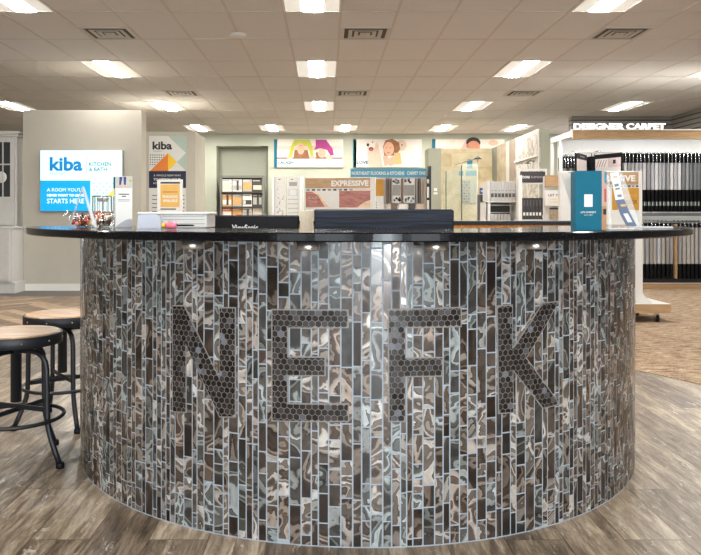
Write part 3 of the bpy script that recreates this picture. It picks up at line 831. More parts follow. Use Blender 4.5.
# teal carton
w, d, h = 0.088, 0.07, 0.207
Y = 2.55; cx = XX(588.2, Y)
t = thing('carton_box', 'tall teal carton with white print on the right end of the worktop', 'carton', (cx, Y, ZT))
T = Matrix.Translation((cx, Y, ZT)) @ Matrix.Rotation(math.radians(-6), 4, 'Z')
m = MB(TEAL); m.T = T
# five-sided carton: teal front, photo strip on the canted right side
base = [(-w / 2 - 0.008, -d / 2), (w / 2 - 0.008, -d / 2), (w / 2 + 0.018, -d / 2 + 0.035), (w / 2 + 0.018, d / 2), (-w / 2 - 0.008, d / 2)]
m.prismz(base, 0, h)
fy = -d / 2 - 0.0006
m.rect(-0.022, 0.006, h - 0.125, h - 0.082, fy, WPAPER)
m.text("LET'S CONNECT", -0.034, 0.018, h - 0.147, h - 0.1405, fy, WPAPER, bold=0.01)
m.text('SCAN HERE', -0.022, 0.006, h - 0.1555, h - 0.152, fy, WPAPER)
p0, p1 = Vector((w / 2 - 0.008, -d / 2)), Vector((w / 2 + 0.018, -d / 2 + 0.035)); nn = Vector((0.035, -0.026)).normalized() * 0.0006
def side(u0, u1, z0, z1, mm, e=1.0):
    a, b = p0 + (p1 - p0) * u0 + nn * e, p0 + (p1 - p0) * u1 + nn * e
    m.add([(a.x, a.y, z0), (b.x, b.y, z0), (b.x, b.y, z1), (a.x, a.y, z1)], [(0, 1, 2, 3)], mm)
side(0.02, 0.98, 0.001, h - 0.001, PINKB)
side(0.02, 0.98, 0.001, 0.085, mat('printed_tan_floor', (190, 150, 112), 0.6, var=0.1, vscale=40), 1.4)
side(0.5, 0.98, 0.1, 0.145, MOUTH, 1.5); side(0.3, 0.9, 0.055, 0.075, DARKT, 1.8); side(0.55, 0.98, 0.165, h - 0.004, CYANP, 1.6)
m.build('carton', t)
# leaning grey leaflet behind the teal carton
Y = 2.7
m = MB(mat('pale_grey_card', (216, 212, 204), 0.6, var=0.03))
a, b = P(560.5, 173, Y), P(574, 173, Y); c_, d_ = P(575, 228.5, Y), P(571.5, 206, Y)
def slab(mb, pts, th, mm=None):
    n_ = len(pts); nv = (Vector(pts[1]) - Vector(pts[0])).cross(Vector(pts[2]) - Vector(pts[0])).normalized() * th
    mb.add([tuple(p) for p in pts] + [tuple(Vector(p) - nv) for p in pts], [tuple(range(n_)), tuple(range(2 * n_ - 1, n_ - 1, -1))] + [(i, i + n_, (i + 1) % n_ + n_, (i + 1) % n_) for i in range(n_)], mm)
bz = ZT + 0.0015
slab(m, [P(574, 173, Y + 0.02), P(560.5, 173, Y + 0.02), P(571.5, 208, Y), (XX(574, Y), Y, bz), (XX(584, Y), Y, bz), P(584, 173, Y + 0.02)], -0.004)
tag(m.build('leaflet', loc=(XX(577, Y), Y, bz)), 'pale grey leaflet standing behind the teal carton', 'leaflet')
# acrylic leaflet holder with curved leaflet, and loose leaflets
CLR = glass_material('clear_acrylic', (226, 234, 236), 0.28)
Y = 2.78; cx = XX(622, Y)
t = thing('leaflet_holder', 'clear acrylic leaflet holder with curved white and navy leaflet right of the teal carton', 'leaflet holder', (cx, Y, ZT))
m = MB(CLR)
m.box(XX(607, Y), XX(646, Y), Y - 0.05, Y + 0.09, ZT, ZT + 0.003)
slab(m, [P(609, 173, Y + 0.03), P(622, 173, Y + 0.03), (XX(641, Y), Y, ZT + 0.004), (XX(629, Y), Y, ZT + 0.004)], 0.003)
slab(m, [P(607, 174, Y + 0.035), P(609, 174, Y + 0.035), (XX(611.5, Y), Y, ZT + 0.004), (XX(609, Y), Y, ZT + 0.004)], 0.003)
m.build('stand', t)
SLN = mat('slate_blue_print', (92, 104, 132), 0.55, var=0.05)
m = MB(WPAPER)
L_ = [(610, 173), (612.5, 184), (615.5, 200), (620, 214), (626.5, 226)]; R_ = [(618.5, 172), (620.5, 182), (624, 199), (630, 213), (637, 226)]
yy = lambda i: Y - 0.004 - 0.012 * math.sin(PI * i / 4) + 0.03 * (1 - i / 4)
def curl(i): return P(*L_[i], yy(i)), P(*R_[i], yy(i))
vs = []
for i in range(5): vs += [curl(i)[0], curl(i)[1]]
for i in range(4):
    a, b, c_, d_ = vs[2 * i], vs[2 * i + 1], vs[2 * i + 3], vs[2 * i + 2]
    slab(m, [a, d_, c_, b], 0.001, WPAPER if i < 2 else SLN)
def onleaf(i, u0, u1, v0, v1, mm):
    l0, r0 = curl(i); l1, r1 = curl(i + 1)
    f = lambda u, v: (l0 + (r0 - l0) * u) * (1 - v) + (l1 + (r1 - l1) * u) * v + Vector((0, -0.0015, 0))
    m.add([f(u0, v1), f(u1, v1), f(u1, v0), f(u0, v0)], [(0, 1, 2, 3)], mm)
onleaf(0, 0.25, 0.75, 0.35, 0.5, mat('ink_tan', (196, 160, 130), 0.6, var=0.02)); onleaf(1, 0.2, 0.7, 0.05, 0.2, GREYT); onleaf(1, 0.2, 0.75, 0.3, 0.4, GREYT); onleaf(1, 0.3, 0.8, 0.7, 0.85, GREYT)
onleaf(2, 0.35, 0.9, 0.35, 0.5, GOLDL); onleaf(3, 0.3, 0.75, 0.0, 0.7, WPAPER)
m.build('leaflet', t)
for k, (pa, pb, Y_, w_, lab) in enumerate(((600, 628, 2.66, 0.05, 'clear plastic sheet lying on the worktop before the leaflet holder'), (640, 668, 3.0, 0.06, 'clear plastic sheet lying at the right end of the worktop'))):
    m = MB(glass_material('glossy_clear_sheet', (232, 238, 242), 0.55)); m.T = Matrix.Translation((XX((pa + pb) / 2, Y_), Y_, ZT + 0.0005)) @ Matrix.Rotation(0.25 - 0.4 * k, 4, 'Z')
    a = (XX(pb, Y_) - XX(pa, Y_)) / 2
    m.box(-a, a, -w_, w_, 0, 0.006, c=0.002)
    tag(m.build('plastic_sheet', loc=(XX((pa + pb) / 2, Y_), Y_, ZT)), lab, 'plastic sheet')

# clear sign holder and candy basket at the left
Y = 3.05
t = thing('sign_holder', 'clear acrylic easel sign holder before the backlit sign', 'sign holder', (XX(84, Y), Y, ZT))
ACR = glass_material('frosted_acrylic_edge', (214, 222, 224), 0.6)
m = MB(ACR); slab(m, [(XX(94, Y), Y, ZT + 0.001), (XX(97, Y), Y, ZT + 0.001), P(83.2, 186.5, Y), P(81.4, 187.5, Y)], 0.012); m.build('front_panel', t)
m = MB(ACR); slab(m, [(XX(68.5, Y), Y, ZT + 0.001), (XX(69.3, Y), Y, ZT + 0.001), P(82.0, 189, Y), P(81.3, 189, Y)], 0.012); m.build('back_panel', t)
Y = 3.26; cx = XX(93, Y)
t = thing('candy_basket', 'shallow wire basket on the worktop heaped with wrapped candies', 'candy basket', (cx, Y, ZT))
m = MB(CHROME)
for r, z in ((0.07, 0.004), (0.086, 0.03), (0.1, 0.056)):
    m.tube([(cx + r * math.cos(2 * PI * i / 36), Y + r * math.sin(2 * PI * i / 36), ZT + z) for i in range(36)], 0.0016, 6, closed=True)
for i in range(28):
    a = 2 * PI * i / 28; b = a + 0.25
    m.tube([(cx + 0.07 * math.cos(a), Y + 0.07 * math.sin(a), ZT + 0.004), (cx + 0.1 * math.cos(b), Y + 0.1 * math.sin(b), ZT + 0.056)], 0.001, 5)
    b = a - 0.25
    m.tube([(cx + 0.07 * math.cos(a), Y + 0.07 * math.sin(a), ZT + 0.004), (cx + 0.1 * math.cos(b), Y + 0.1 * math.sin(b), ZT + 0.056)], 0.001, 5)
m.build('wire_basket', t)
m = MB(CHROME)   # fan-shaped wire handle that spreads to the left
for i in range(7):
    z = 0.03 + i * 0.004
    m.tube([(cx - 0.08, Y - 0.02 + 0.006 * i, ZT + z), (cx - 0.115, Y - 0.02 + 0.008 * i, ZT + z + 0.014), (cx - 0.128, Y - 0.02 + 0.009 * i, ZT + z + 0.02)], 0.0013, 5)
m.build('wire_handle', t)
cc = [mat('candy_' + n_, c__, 0.35, var=0.08) for n_, c__ in (('red', (176, 48, 40)), ('cream', (228, 208, 178)), ('orange', (214, 122, 52)), ('brown', (92, 56, 40)), ('pink', (226, 160, 150)), ('black', (40, 32, 30)))]
for i in range(72):
    a = random.random() * 2 * PI; r = 0.084 * math.sqrt(random.random()); z = ZT + 0.013 + random.random() * 0.05 * (1.25 - r / 0.12)
    q = MB(cc[i % 6]); x, y = cx + r * math.cos(a), Y + r * math.sin(a)
    q.T = Matrix.Translation((x, y, z)) @ Matrix.Rotation(random.random() * 3, 4, 'Z') @ Matrix.Rotation(random.random() * 1.2, 4, 'Y')
    q.lathe(0, 0, [(0.0055, -0.016), (0.002, -0.011), (0.0075, -0.007), (0.009, 0.0), (0.0075, 0.007), (0.002, 0.011), (0.0055, 0.016)], 9)
    tag(q.build('candy', loc=(x, y, z)), 'wrapped candy heaped in the wire basket on the worktop', 'candy', 'candies in the wire basket')

# ------------------------------------------------------------------ backlit sign on the left partition
def lit(name, rgb, es): return mat(name, rgb, 0.5, emit=rgb, es=es)
ES = 0.46
LW, LB, LD = lit('backlit_white', (205, 248, 252), ES), lit('backlit_blue', (0, 158, 226), ES * 0.85), lit('backlit_pale_dots', (150, 222, 236), ES)
LT, LYE, LG, LWT = lit('backlit_kiba_blue', (0, 122, 190), ES * 0.8), lit('backlit_yellow', (248, 226, 70), ES), lit('backlit_grey', (78, 108, 122), ES * 0.6), lit('backlit_text_white', (225, 246, 255), ES)
Y = 10.62
t = thing('backlit_sign', 'backlit blue and white kitchen and bath sign on the left partition', 'sign', (XX(81, Y), Y + 0.08, ZZ(212, Y)))
m = MB(mat('sign_housing', (150, 154, 154), 0.4, metal=0.3, var=0.03)); m.box(XX(40, Y), XX(122.5, Y), Y, Y + 0.078, ZZ(211.5, Y), ZZ(150, Y), c=0.004); m.build('housing', t)
m = MB(LW)
def R(px0, px1, py0, py1, y, mm): m.rect(XX(px0, y), XX(px1, y), ZZ(py1, y), ZZ(py0, y), y, mm)
def TX(s, px0, px1, py0, py1, y, mm, bold=0.0): m.text(s, XX(px0, y), XX(px1, y), ZZ(py1, y), ZZ(py0, y), y, mm, bold)
yf = Y - 0.002
R(40.4, 122, 150.4, 211, yf, LW); R(40.4, 90.5, 180.5, 211, yf - 0.001, LB)
for i in range(8):
    for j in range(5):
        if (i + j) % 2 == 0:
            px, py = 94 + i * 3.2, 183.5 + j * 3.2
            m.ell(XX(px, Y), ZZ(py, Y), 0.016, 0.016, yf - 0.001, LD, 8)
m.flat([(XX(107.5, Y), ZZ(196, Y)), (XX(115, Y), ZZ(196, Y)), (XX(115, Y), ZZ(187, Y))], yf - 0.0015, LYE)
TX('kiba', 49.5, 82.5, 157, 171, yf - 0.002, LT, 0.035); TX('STUDIOS', 50, 65, 172.6, 174.6, yf - 0.002, LG)
R(86.3, 86.7, 156.5, 174.5, yf - 0.001, LG)
TX('KITCHEN', 89, 111, 162, 166.2, yf - 0.002, LG, 0.02); TX('& BATH', 89, 107, 167.3, 171.3, yf - 0.002, LG, 0.02)
TX("A ROOM YOU'LL", 47, 83.5, 188, 191.5, yf - 0.002, LWT); TX('NEVER WANT TO LEAVE', 47, 84, 194, 196.6, yf - 0.002, LWT, 0.05); TX('STARTS HERE', 47, 84, 198.6, 203.4, yf - 0.002, LWT, 0.01)
m.build('lit_face', t)

# ------------------------------------------------------------------ wall cabinet unit at the left edge
t = thing('cabinet', 'tall white kitchen cabinet with glass doors left of the backlit sign partition', 'cabinet', (-4.9, 10.6, 0))
xr = XX(12, 10.3)
m = MB(CABW)
m.box(-5.6, xr, 10.3, 10.69, 0.16, 0.925)
m.box(-5.6, xr + 0.02, 10.28, 10.69, 0.925, 0.955, c=0.004); m.box(-5.6, -4.56, 10.69, 11.1, 0.0, 0.9555)
xu = XX(17, 10.75)
m.box(-5.6, xu, 10.75, 11.1, 0.956, 2.28)
m.box(-5.62, xu + 0.03, 10.72, 11.12, 2.28, 2.32, c=0.008); m.box(-5.62, xu + 0.05, 10.70, 11.12, 2.32, 2.36, c=0.008)
m.build('body', t)
m = MB(CABW); m.box(-5.6, xr + 0.03, 10.33, 10.688, 0.0, 0.16, c=0.004); m.build('plinth', t)
def shaker(name, x0, x1, z0, z1, y, fr=0.06):
    q = MB(CABW)
    q.box(x0, x0 + fr, y - 0.02, y - 0.0005, z0, z1); q.box(x1 - fr, x1, y - 0.02, y - 0.0005, z0, z1)
    q.box(x0 + fr, x1 - fr, y - 0.02, y - 0.0005, z0, z0 + fr); q.box(x0 + fr, x1 - fr, y - 0.02, y - 0.0005, z1 - fr, z1)
    q.box(x0 + fr, x1 - fr, y - 0.008, y - 0.0005, z0 + fr, z1 - fr)
    return q.build(name, t)
for x0 in (-5.55, -5.02):
    x1 = min(x0 + 0.51, xr - 0.01)
    shaker('drawer', x0, x1, 0.57, 0.91, 10.3); shaker('drawer', x0, x1, 0.18, 0.55, 10.3)
for x0 in (-5.55, -5.08):
    x1 = min(x0 + 0.45, xu - 0.01)
    shaker('door', x0, x1, 0.97, 1.28, 10.75)
    q = MB(CABW); fr = 0.06; z0, z1 = 1.33, 2.26
    q.box(x0, x0 + fr, 10.73, 10.7495, z0, z1); q.box(x1 - fr, x1, 10.73, 10.7495, z0, z1)
    q.box(x0 + fr, x1 - fr, 10.73, 10.7495, z0, z0 + fr); q.box(x0 + fr, x1 - fr, 10.73, 10.7495, z1 - fr, z1)
    for k in (1, 2): q.box(x0 + fr + (x1 - x0 - 2 * fr) * k / 3 - 0.008, x0 + fr + (x1 - x0 - 2 * fr) * k / 3 + 0.008, 10.732, 10.7495, z0 + fr, z1 - fr)
    q.box(x0 + fr, x1 - fr, 10.732, 10.7495, 1.86, 1.88)
    dr = q.build('glass_door', t)
    q = MB(mat('dark_cabinet_glass', (64, 68, 70), 0.08, var=0.1, vscale=3)); q.box(x0 + fr, x1 - fr, 10.742, 10.7498, z0 + fr, z1 - fr); q.build('pane', dr)
# white round plate seen in the glass door
q = MB(WPAPER); q.T = Matrix.Translation((-4.83, 10.741, 1.68)) @ Matrix.Rotation(PI / 2, 4, 'X'); q.lathe(0, 0, [(0.085, -0.001), (0.085, 0.001), (0.06, 0.0015)], 24)
o = q.build('decorative_disc', t); o['label'] = 'pale round plate seen in the glass door'

# ------------------------------------------------------------------ tall poster on the second partition
Y = 13.485; yf = Y - 0.002
t = thing('poster', 'tall kitchen poster with orange and yellow triangles over a navy band', 'poster', (XX(167.5, Y), Y, ZZ(226, Y)))
m = MB(WPAPER); m.box(XX(149, Y), XX(186, Y), Y, Y + 0.014, ZZ(226, Y), ZZ(136, Y))
GP = mat('poster_pale_grey', (222, 221, 216), 0.6, var=0.02)
def Q(pts, y, mm): m.flat([(XX(a, y), ZZ(b, y)) for a, b in pts], y, mm)
R(149, 186, 136, 171, yf, GP)
Q([(168, 136), (186, 136), (186, 153)], yf - 0.001, SAGEP); Q([(186, 153), (186, 171), (177, 162)], yf - 0.001, SAGEP)
for i in range(7):
    for j in range(5):
        m.ell(XX(150.5 + i * 2.2, Y), ZZ(155 + j * 2.4, Y), 0.012, 0.012, yf - 0.001, DARKT, 6)
Q([(150, 171), (168, 153), (168, 171)], yf - 0.002, ORANGE); Q([(168, 153), (168, 171), (177, 162)], yf - 0.002, YELLOW)
TX('kiba', 152.5, 172, 141.5, 149.6, yf - 0.002, DARKT, 0.035); TX('STUDIOS', 153, 162, 150.5, 151.8, yf - 0.002, GREYT)
R(149, 186, 171, 188, yf, NAVY)
TX('A WHOLE NEW WAY', 153.5, 181, 174.4, 176.4, yf - 0.002, WPAPER); TX('TO DESIGN YOUR', 153.5, 181, 178.2, 180.6, yf - 0.002, WPAPER, 0.03); TX('KITCHEN', 153.5, 166, 182.2, 184.2, yf - 0.002, WPAPER)
for k in range(5): R(152, 157, 195 + k * 4, 196 + k * 4, yf, GREYT); R(181, 184.5, 195 + k * 4, 196 + k * 4, yf, GREYT)
m.build('printed_board', t)

# floor sign "financing available"
Y = 9.0; yf = Y - 0.003
t = thing('floor_sign', 'gold financing sign in a white frame before the tall poster', 'sign', (XX(169.5, Y), Y + 0.02, 0))
m = MB(WPAPER); m.box(XX(157, Y), XX(182.5, Y), Y, Y + 0.03, ZZ(214, Y), ZZ(179.5, Y), c=0.004); m.build('frame', t)
m = MB(GOLDL); R(160.5, 179.5, 184.5, 207, yf, GOLDL); R(160.5, 180, 182, 183.6, yf, DARKT); R(160.5, 176, 208.5, 209.6, yf, DARKT)
TX('FINANCING', 162.5, 177.5, 195.2, 198, yf - 0.001, WPAPER, 0.04); TX('AVAILABLE', 163, 177.5, 199.2, 202, yf - 0.001, WPAPER, 0.04); R(162.5, 177.5, 191.6, 192.3, yf - 0.001, mat('ink_brown', (150, 106, 52), 0.6, var=0.02))
m.build('print', t)
m = MB(STEEL); m.lathe(XX(169.5, Y), Y + 0.045, [(0.014, 0.016), (0.014, 1.3)], 12); m.build('pole', t)
m = MB(BLACKM); m.lathe(XX(169.5, Y), Y + 0.045, [(0.17, 0.0065), (0.17, 0.012), (0.02, 0.018)], 24); m.build('base', t)

# chrome wire rack with a white bowl before the backlit sign
Y = 9.6; cx = XX(103, Y)
t = thing('wire_rack', 'round chrome wire rack standing before the backlit sign', 'display rack', (cx, Y, 0))
m = MB(CHROME)
for i in range(14):
    a = 2 * PI * i / 14; m.tube([(cx + 0.135 * math.cos(a), Y + 0.135 * math.sin(a), 0.02), (cx + 0.135 * math.cos(a), Y + 0.135 * math.sin(a), 1.37)], 0.0055, 6)
m.build('bars', t)
for z in (0.03, 0.6, 1.16, 1.37):
    m = MB(CHROME); m.tube([(cx + 0.138 * math.cos(2 * PI * i / 32), Y + 0.138 * math.sin(2 * PI * i / 32), z) for i in range(32)], 0.008, 6, closed=True); m.build('hoop', t)
m = MB(BLACKM); m.lathe(cx, Y, [(0.15, 0.0065), (0.15, 0.02)], 24); m.build('base', t)
m = MB(WHITE); m.lathe(cx, Y, [(0.02, 1.29), (0.06, 1.30), (0.085, 1.335), (0.09, 1.345), (0.08, 1.335), (0.0, 1.315)], 24)
m.lathe(cx, Y, [(0.01, 0.02), (0.01, 1.29)], 10)
o = m.build('bowl', t); o['label'] = 'white bowl on a stem inside the rack'

# ------------------------------------------------------------------ posters along the back wall
def wall_poster(label, px0, px1, py0, py1, word, wx0, wx1, wy0, wy1, draw):
    global m
    Y = 19.44; yf = Y - 0.003
    t = thing('wall_poster', label, 'poster', (XX((px0 + px1) / 2, Y), Y + 0.058, ZZ(py1, Y)), 'wide posters on the back wall')
    m = MB(WPAPER); m.box(XX(px0, Y), XX(px1, Y), Y, Y + 0.058, ZZ(py1, Y), ZZ(py0, Y)); m.build('canvas', t)
    m = MB(WPAPER)
    R(px0, px0 + 3.4, py0, py1, yf, TEAL)
    draw(yf)
    if word: TX(word, wx0, wx1, wy0, wy1, yf - 0.012, TEAL, 0.03)
    m.build('print', t)
def E(px, py, rx, ry, y, mm, rot=0.0): m.ell(XX(px, y), ZZ(py, y), rx / F * y, ry / F * y, y, mm, 20, rot)
def cr(x0, y0, s, pts): return [(x0 + a / s, y0 + b / s) for a, b in pts]
def kids(y):
    c = lambda pts: cr(270, 134, 8.76, pts)
    Q(c([(62, 46), (636, 46), (636, 110), (62, 110)]), y, CREAM); Q(c([(62, 104), (636, 104), (636, 205), (62, 205)]), y - 0.001, PINKB)
    Q(c([(62, 140), (636, 140), (636, 205), (62, 205)]), y - 0.0015, CREAM)
    Q(c([(62, 205), (636, 205), (636, 218), (62, 218)]), y - 0.002, mat('printed_dark_edge', (110, 92, 88), 0.7, var=0.05))
    Q(c([(62, 218), (636, 218), (636, 290), (62, 290)]), y - 0.002, WPAPER)
    Q(c([(215, 50), (345, 50), (372, 110), (380, 190), (360, 200), (330, 110), (250, 95), (215, 110), (190, 205), (160, 205), (180, 110)]), y - 0.004, LIME)
    Q(c([(215, 140), (330, 140), (345, 215), (205, 215)]), y - 0.005, HAIR); E(*c([(270, 130)])[0], 3.6, 5.6, y - 0.006, SKIN)
    Q(c([(345, 190), (380, 190), (405, 218), (345, 218)]), y - 0.0065, SKIN); Q(c([(155, 200), (190, 200), (200, 218), (150, 218)]), y - 0.0065, SKIN)
    Q(c([(400, 50), (490, 50), (550, 130), (560, 185), (530, 190), (500, 140), (440, 125), (385, 140), (400, 110)]), y - 0.004, MAG)
    Q(c([(400, 160), (480, 165), (485, 215), (405, 215)]), y - 0.005, HAIR); E(*c([(455, 170)])[0], 4.0, 4.4, y - 0.006, SKIN)
    Q(c([(495, 185), (540, 188), (545, 215), (495, 218)]), y - 0.0065, SKIN)
    for a, b in ((258, 118), (282, 118), (445, 178), (468, 176)): E(*c([(a, b)])[0], 0.35, 0.3, y - 0.008, DARKT)
    E(*c([(270, 100)])[0], 1.2, 0.5, y - 0.008, MOUTH)
    TX('out loud together', 295, 338, 161.2, 164.6, y - 0.008, PINKB)
def girl(y):
    c = lambda pts: cr(350, 134, 8.76, pts)
    R(354, 421.5, 139.2, 166.8, y, mat('printed_pale_room', (218, 208, 202), 0.6, var=0.02))
    Q(c([(60, 150), (200, 140), (330, 290), (60, 290)]), y - 0.001, WPAPER)
    Q(c([(430, 50), (520, 70), (600, 180), (620, 288), (420, 288), (400, 120)]), y - 0.002, FURW)
    E(*c([(450, 100)])[0], 5.2, 5.8, y - 0.003, FURB)
    Q(c([(160, 60), (215, 50), (250, 110), (290, 288), (160, 288), (150, 180)]), y - 0.002, FURB)
    E(*c([(195, 85)])[0], 4.6, 4.6, y - 0.003, FURW); E(*c([(235, 120)])[0], 2.0, 5.2, y - 0.004, FURB)
    E(*c([(157, 95)])[0], 1.3, 1.6, y - 0.005, DARKT); E(*c([(198, 72)])[0], 0.7, 0.7, y - 0.005, DARKT); E(*c([(185, 132)])[0], 2.3, 2.0, y - 0.005, DARKT); E(*c([(186, 135)])[0], 1.6, 1.2, y - 0.006, MOUTH)
    Q(c([(290, 110), (310, 55), (370, 42), (430, 75), (440, 135), (400, 190), (300, 190)]), y - 0.006, HAIR)
    E(*c([(340, 130)])[0], 5.2, 7.0, y - 0.007, SKIN)
    for a in (318, 352): E(*c([(a, 122)])[0], 0.5, 0.4, y - 0.008, DARKT)
    E(*c([(336, 165)])[0], 1.6, 0.6, y - 0.008, MOUTH)
    Q(c([(385, 165), (440, 165), (455, 260), (380, 270)]), y - 0.0075, mat('printed_olive_shirt', (196, 176, 120), 0.7, var=0.1))
    Q(c([(290, 195), (330, 190), (340, 240), (320, 280), (300, 280)]), y - 0.008, SKIN); Q(c([(330, 220), (390, 190), (395, 265), (360, 280), (330, 270)]), y - 0.0085, SKIN)
    E(*c([(455, 95)])[0], 0.8, 0.7, y - 0.005, DARKT)
def man(y):
    c = lambda pts: cr(425, 130, 5.55, pts)
    R(435.4, 505, 139, 167, y, PINKB)
    Q(c([(60, 52), (230, 52), (200, 100), (60, 100)]), y - 0.001, FURW); Q(c([(300, 52), (440, 52), (440, 100), (300, 100)]), y - 0.001, FURW)
    E(*c([(150, 75)])[0], 3.0, 5.0, y - 0.002, CREAM); E(*c([(380, 72)])[0], 5.0, 3.0, y - 0.002, SKIN)
    E(*c([(268, 70)])[0], 7.2, 5.4, y - 0.003, mat('printed_black_hair', (48, 36, 32), 0.7, var=0.1)); E(*c([(270, 92)])[0], 6.4, 5.8, y - 0.004, mat('printed_tan_skin', (192, 132, 104), 0.7, var=0.05))
    E(*c([(236, 88)])[0], 1.4, 2.0, y - 0.0045, mat('printed_tan_skin'.replace('_skin', '_ear'), (180, 120, 94), 0.7, var=0.05))
wall_poster('wide poster of two upside-down children in lime and magenta shirts on the back wall', 274, 343, 139.3, 167.3, 'LAUGH', 278, 293.5, 161, 164.2, kids)
wall_poster('wide poster of a girl between two white dogs on the back wall', 353, 421.7, 139.3, 167.2, 'LOVE', 357, 368, 160.7, 164, girl)
wall_poster('wide poster of a dark-haired man partly hidden behind the stone shower display', 432, 505, 139, 167, None, 0, 0, 0, 0, man)

# ------------------------------------------------------------------ brochure rack in the recess
Y = 19.35
xa, xb, zt = XX(221, Y), XX(263, Y), ZZ(177.5, Y)
t = thing('brochure_rack', 'grey magazine rack with tiers of brochures in the back wall recess', 'brochure rack', ((xa + xb) / 2, Y, 0))
RK = mat('rack_grey', (120, 120, 114), 0.6, var=0.04); RKD = mat('rack_dark', (58, 56, 52), 0.7, var=0.04)
m = MB(RKD); m.box(xa, xb, Y + 0.16, Y + 0.18, 0.02, zt); m.build('back_panel', t)
for x in (xa, xb): q = MB(RK); q.box(x - 0.018, x + 0.018, Y - 0.02, Y + 0.18, 0.0, zt + 0.02); q.build('side_panel', t)
q = MB(RK); q.box(xa - 0.02, xb + 0.02, Y - 0.03, Y + 0.18, zt + 0.02, zt + 0.05); q.build('top_panel', t)
rowz = [ZZ(191.6, Y), ZZ(206.4, Y), ZZ(220.5, Y)]
for z in rowz: q = MB(RKD); q.box(xa + 0.018, xb - 0.018, Y - 0.02, Y + 0.16, z - 0.045, z); q.build('shelf', t)
PIC = {k: mat('printed_' + k, c__, 0.5, var=0.12, vscale=14) for k, c__ in (('pale', (226, 222, 214)), ('oak', (206, 156, 96)), ('rust', (206, 112, 54)), ('charcoal', (66, 62, 58)), ('grey_room', (168, 166, 158)), ('beige_room', (206, 196, 178)))}
bro = [[('pale', 'beige_room', 'white brochure with a pale room photo'), ('pale', 'grey_room', 'white brochure with a grey wall photo'), ('grey_room', 'oak', 'brochure with oak floor strip'), ('charcoal', 'beige_room', 'brochure with beige square under black band')],
       [('oak', 'pale', 'brochure with a tan room'), ('grey_room', 'oak', 'brochure with oak post and dark door'), ('pale', 'charcoal', 'white brochure with dark table photo'), ('charcoal', 'grey_room', 'dark brochure with grey stripe')],
       [('rust', 'pale', 'orange rust brochure'), ('oak', 'rust', 'brochure with orange bowls'), ('pale', 'grey_room', 'white brochure with grey plants'), ('beige_room', 'grey_room', 'beige brochure with grey stripes')]]
cw = (xb - xa - 0.04) / 4
rn = ['top', 'second', 'third']; cn = ['first', 'second', 'third', 'last']
for r, row in enumerate(bro):
    for c_, (ka, kb, lab) in enumerate(row):
        x0 = xa + 0.02 + cw * c_ + 0.012; x1 = x0 + cw - 0.024; z = rowz[r] + 0.001; hh = 0.33
        q = MB(PIC[ka]); q.box(x0, x1, Y + 0.04, Y + 0.05, z, z + hh)
        q.rect(x0 + 0.01, x1 - 0.01, z + 0.05, z + (0.17 if (r + c_) % 2 else 0.24), Y + 0.038, PIC[kb])
        if (r * 4 + c_) % 3 == 1: q.rect(x0 + cw * 0.4, x0 + cw * 0.62, z + 0.03, z + 0.3, Y + 0.036, PIC['charcoal'])
        elif (r * 4 + c_) % 3 == 0: q.rect(x0 + 0.02, x0 + cw * 0.3, z + 0.06, z + 0.16, Y + 0.036, PIC['beige_room'])
        q.rect(x0 + 0.01, x1 - 0.06, z + hh - 0.05, z + hh - 0.03, Y + 0.037, PIC['pale'] if ka != 'pale' else GREYT)
        tag(q.build('brochure', loc=((x0 + x1) / 2, Y + 0.045, z)), '%s, %s in the %s tier of the rack' % (lab, cn[c_], rn[r]), 'brochure', 'brochures in the magazine rack')

# ------------------------------------------------------------------ white decorative-tile swing panels
Y = 13.0
for px0, px1, lab, kind in ((274.5, 285.5, 'white display panel with grey floral tile, left of the paired panels', 0), (287, 299, 'white display panel with grey samples, right of the paired panels', 1)):
    t = thing('tile_display', lab, 'tile display', (XX((px0 + px1) / 2, Y), Y, 0), 'white swing panels')
    m = MB(WHITE); m.box(XX(px0, Y), XX(px1, Y), Y, Y + 0.04, 0.0, ZZ(177, Y), c=0.004)
    yf = Y - 0.002
    LGY = mat('printed_light_grey', (200, 202, 202), 0.6, var=0.06); MGY = mat('printed_mid_grey', (150, 154, 154), 0.6, var=0.06)
    if kind == 0:
        for k in range(26):
            E(px0 + 1.5 + random.random() * 8, 181 + random.random() * 36, 0.9, 0.5, yf, random.choice((GREYT, LGY, MGY)), random.random() * 3)
    else:
        R(px0 + 2, px1 - 2, 182, 186, yf, MGY); R(px0 + 0.8, px1 - 0.8, 189, 196, yf, LGY); R(px0 + 3, px1 - 3, 190, 195, yf - 0.001, WPAPER)
        for k in range(4): R(px0 + 0.8, px1 - 0.8, 199 + k * 4.5, 199.6 + k * 4.5, yf, MGY)
    R(px0 + 4, px0 + 6, 179, 179.8, yf, DARKT); m.build('printed_board', t)
for px in (273.3, 300.6, 302.4):
    q = MB(STEEL); q.box(XX(px, Y) - 0.014, XX(px, Y) + 0.014, Y - 0.03, Y + 0.2, 0.0, ZZ(177, Y))
    tag(q.build('display_post', loc=(XX(px, Y), Y, 0)), {273.3: 'slim metal post at the left of the white floral display panel', 300.6: 'slim metal post right of the white panel with grey samples', 302.4: 'slim metal post close by the left EXPRESSIVE stand'}[px], 'post', 'posts by the white panels')

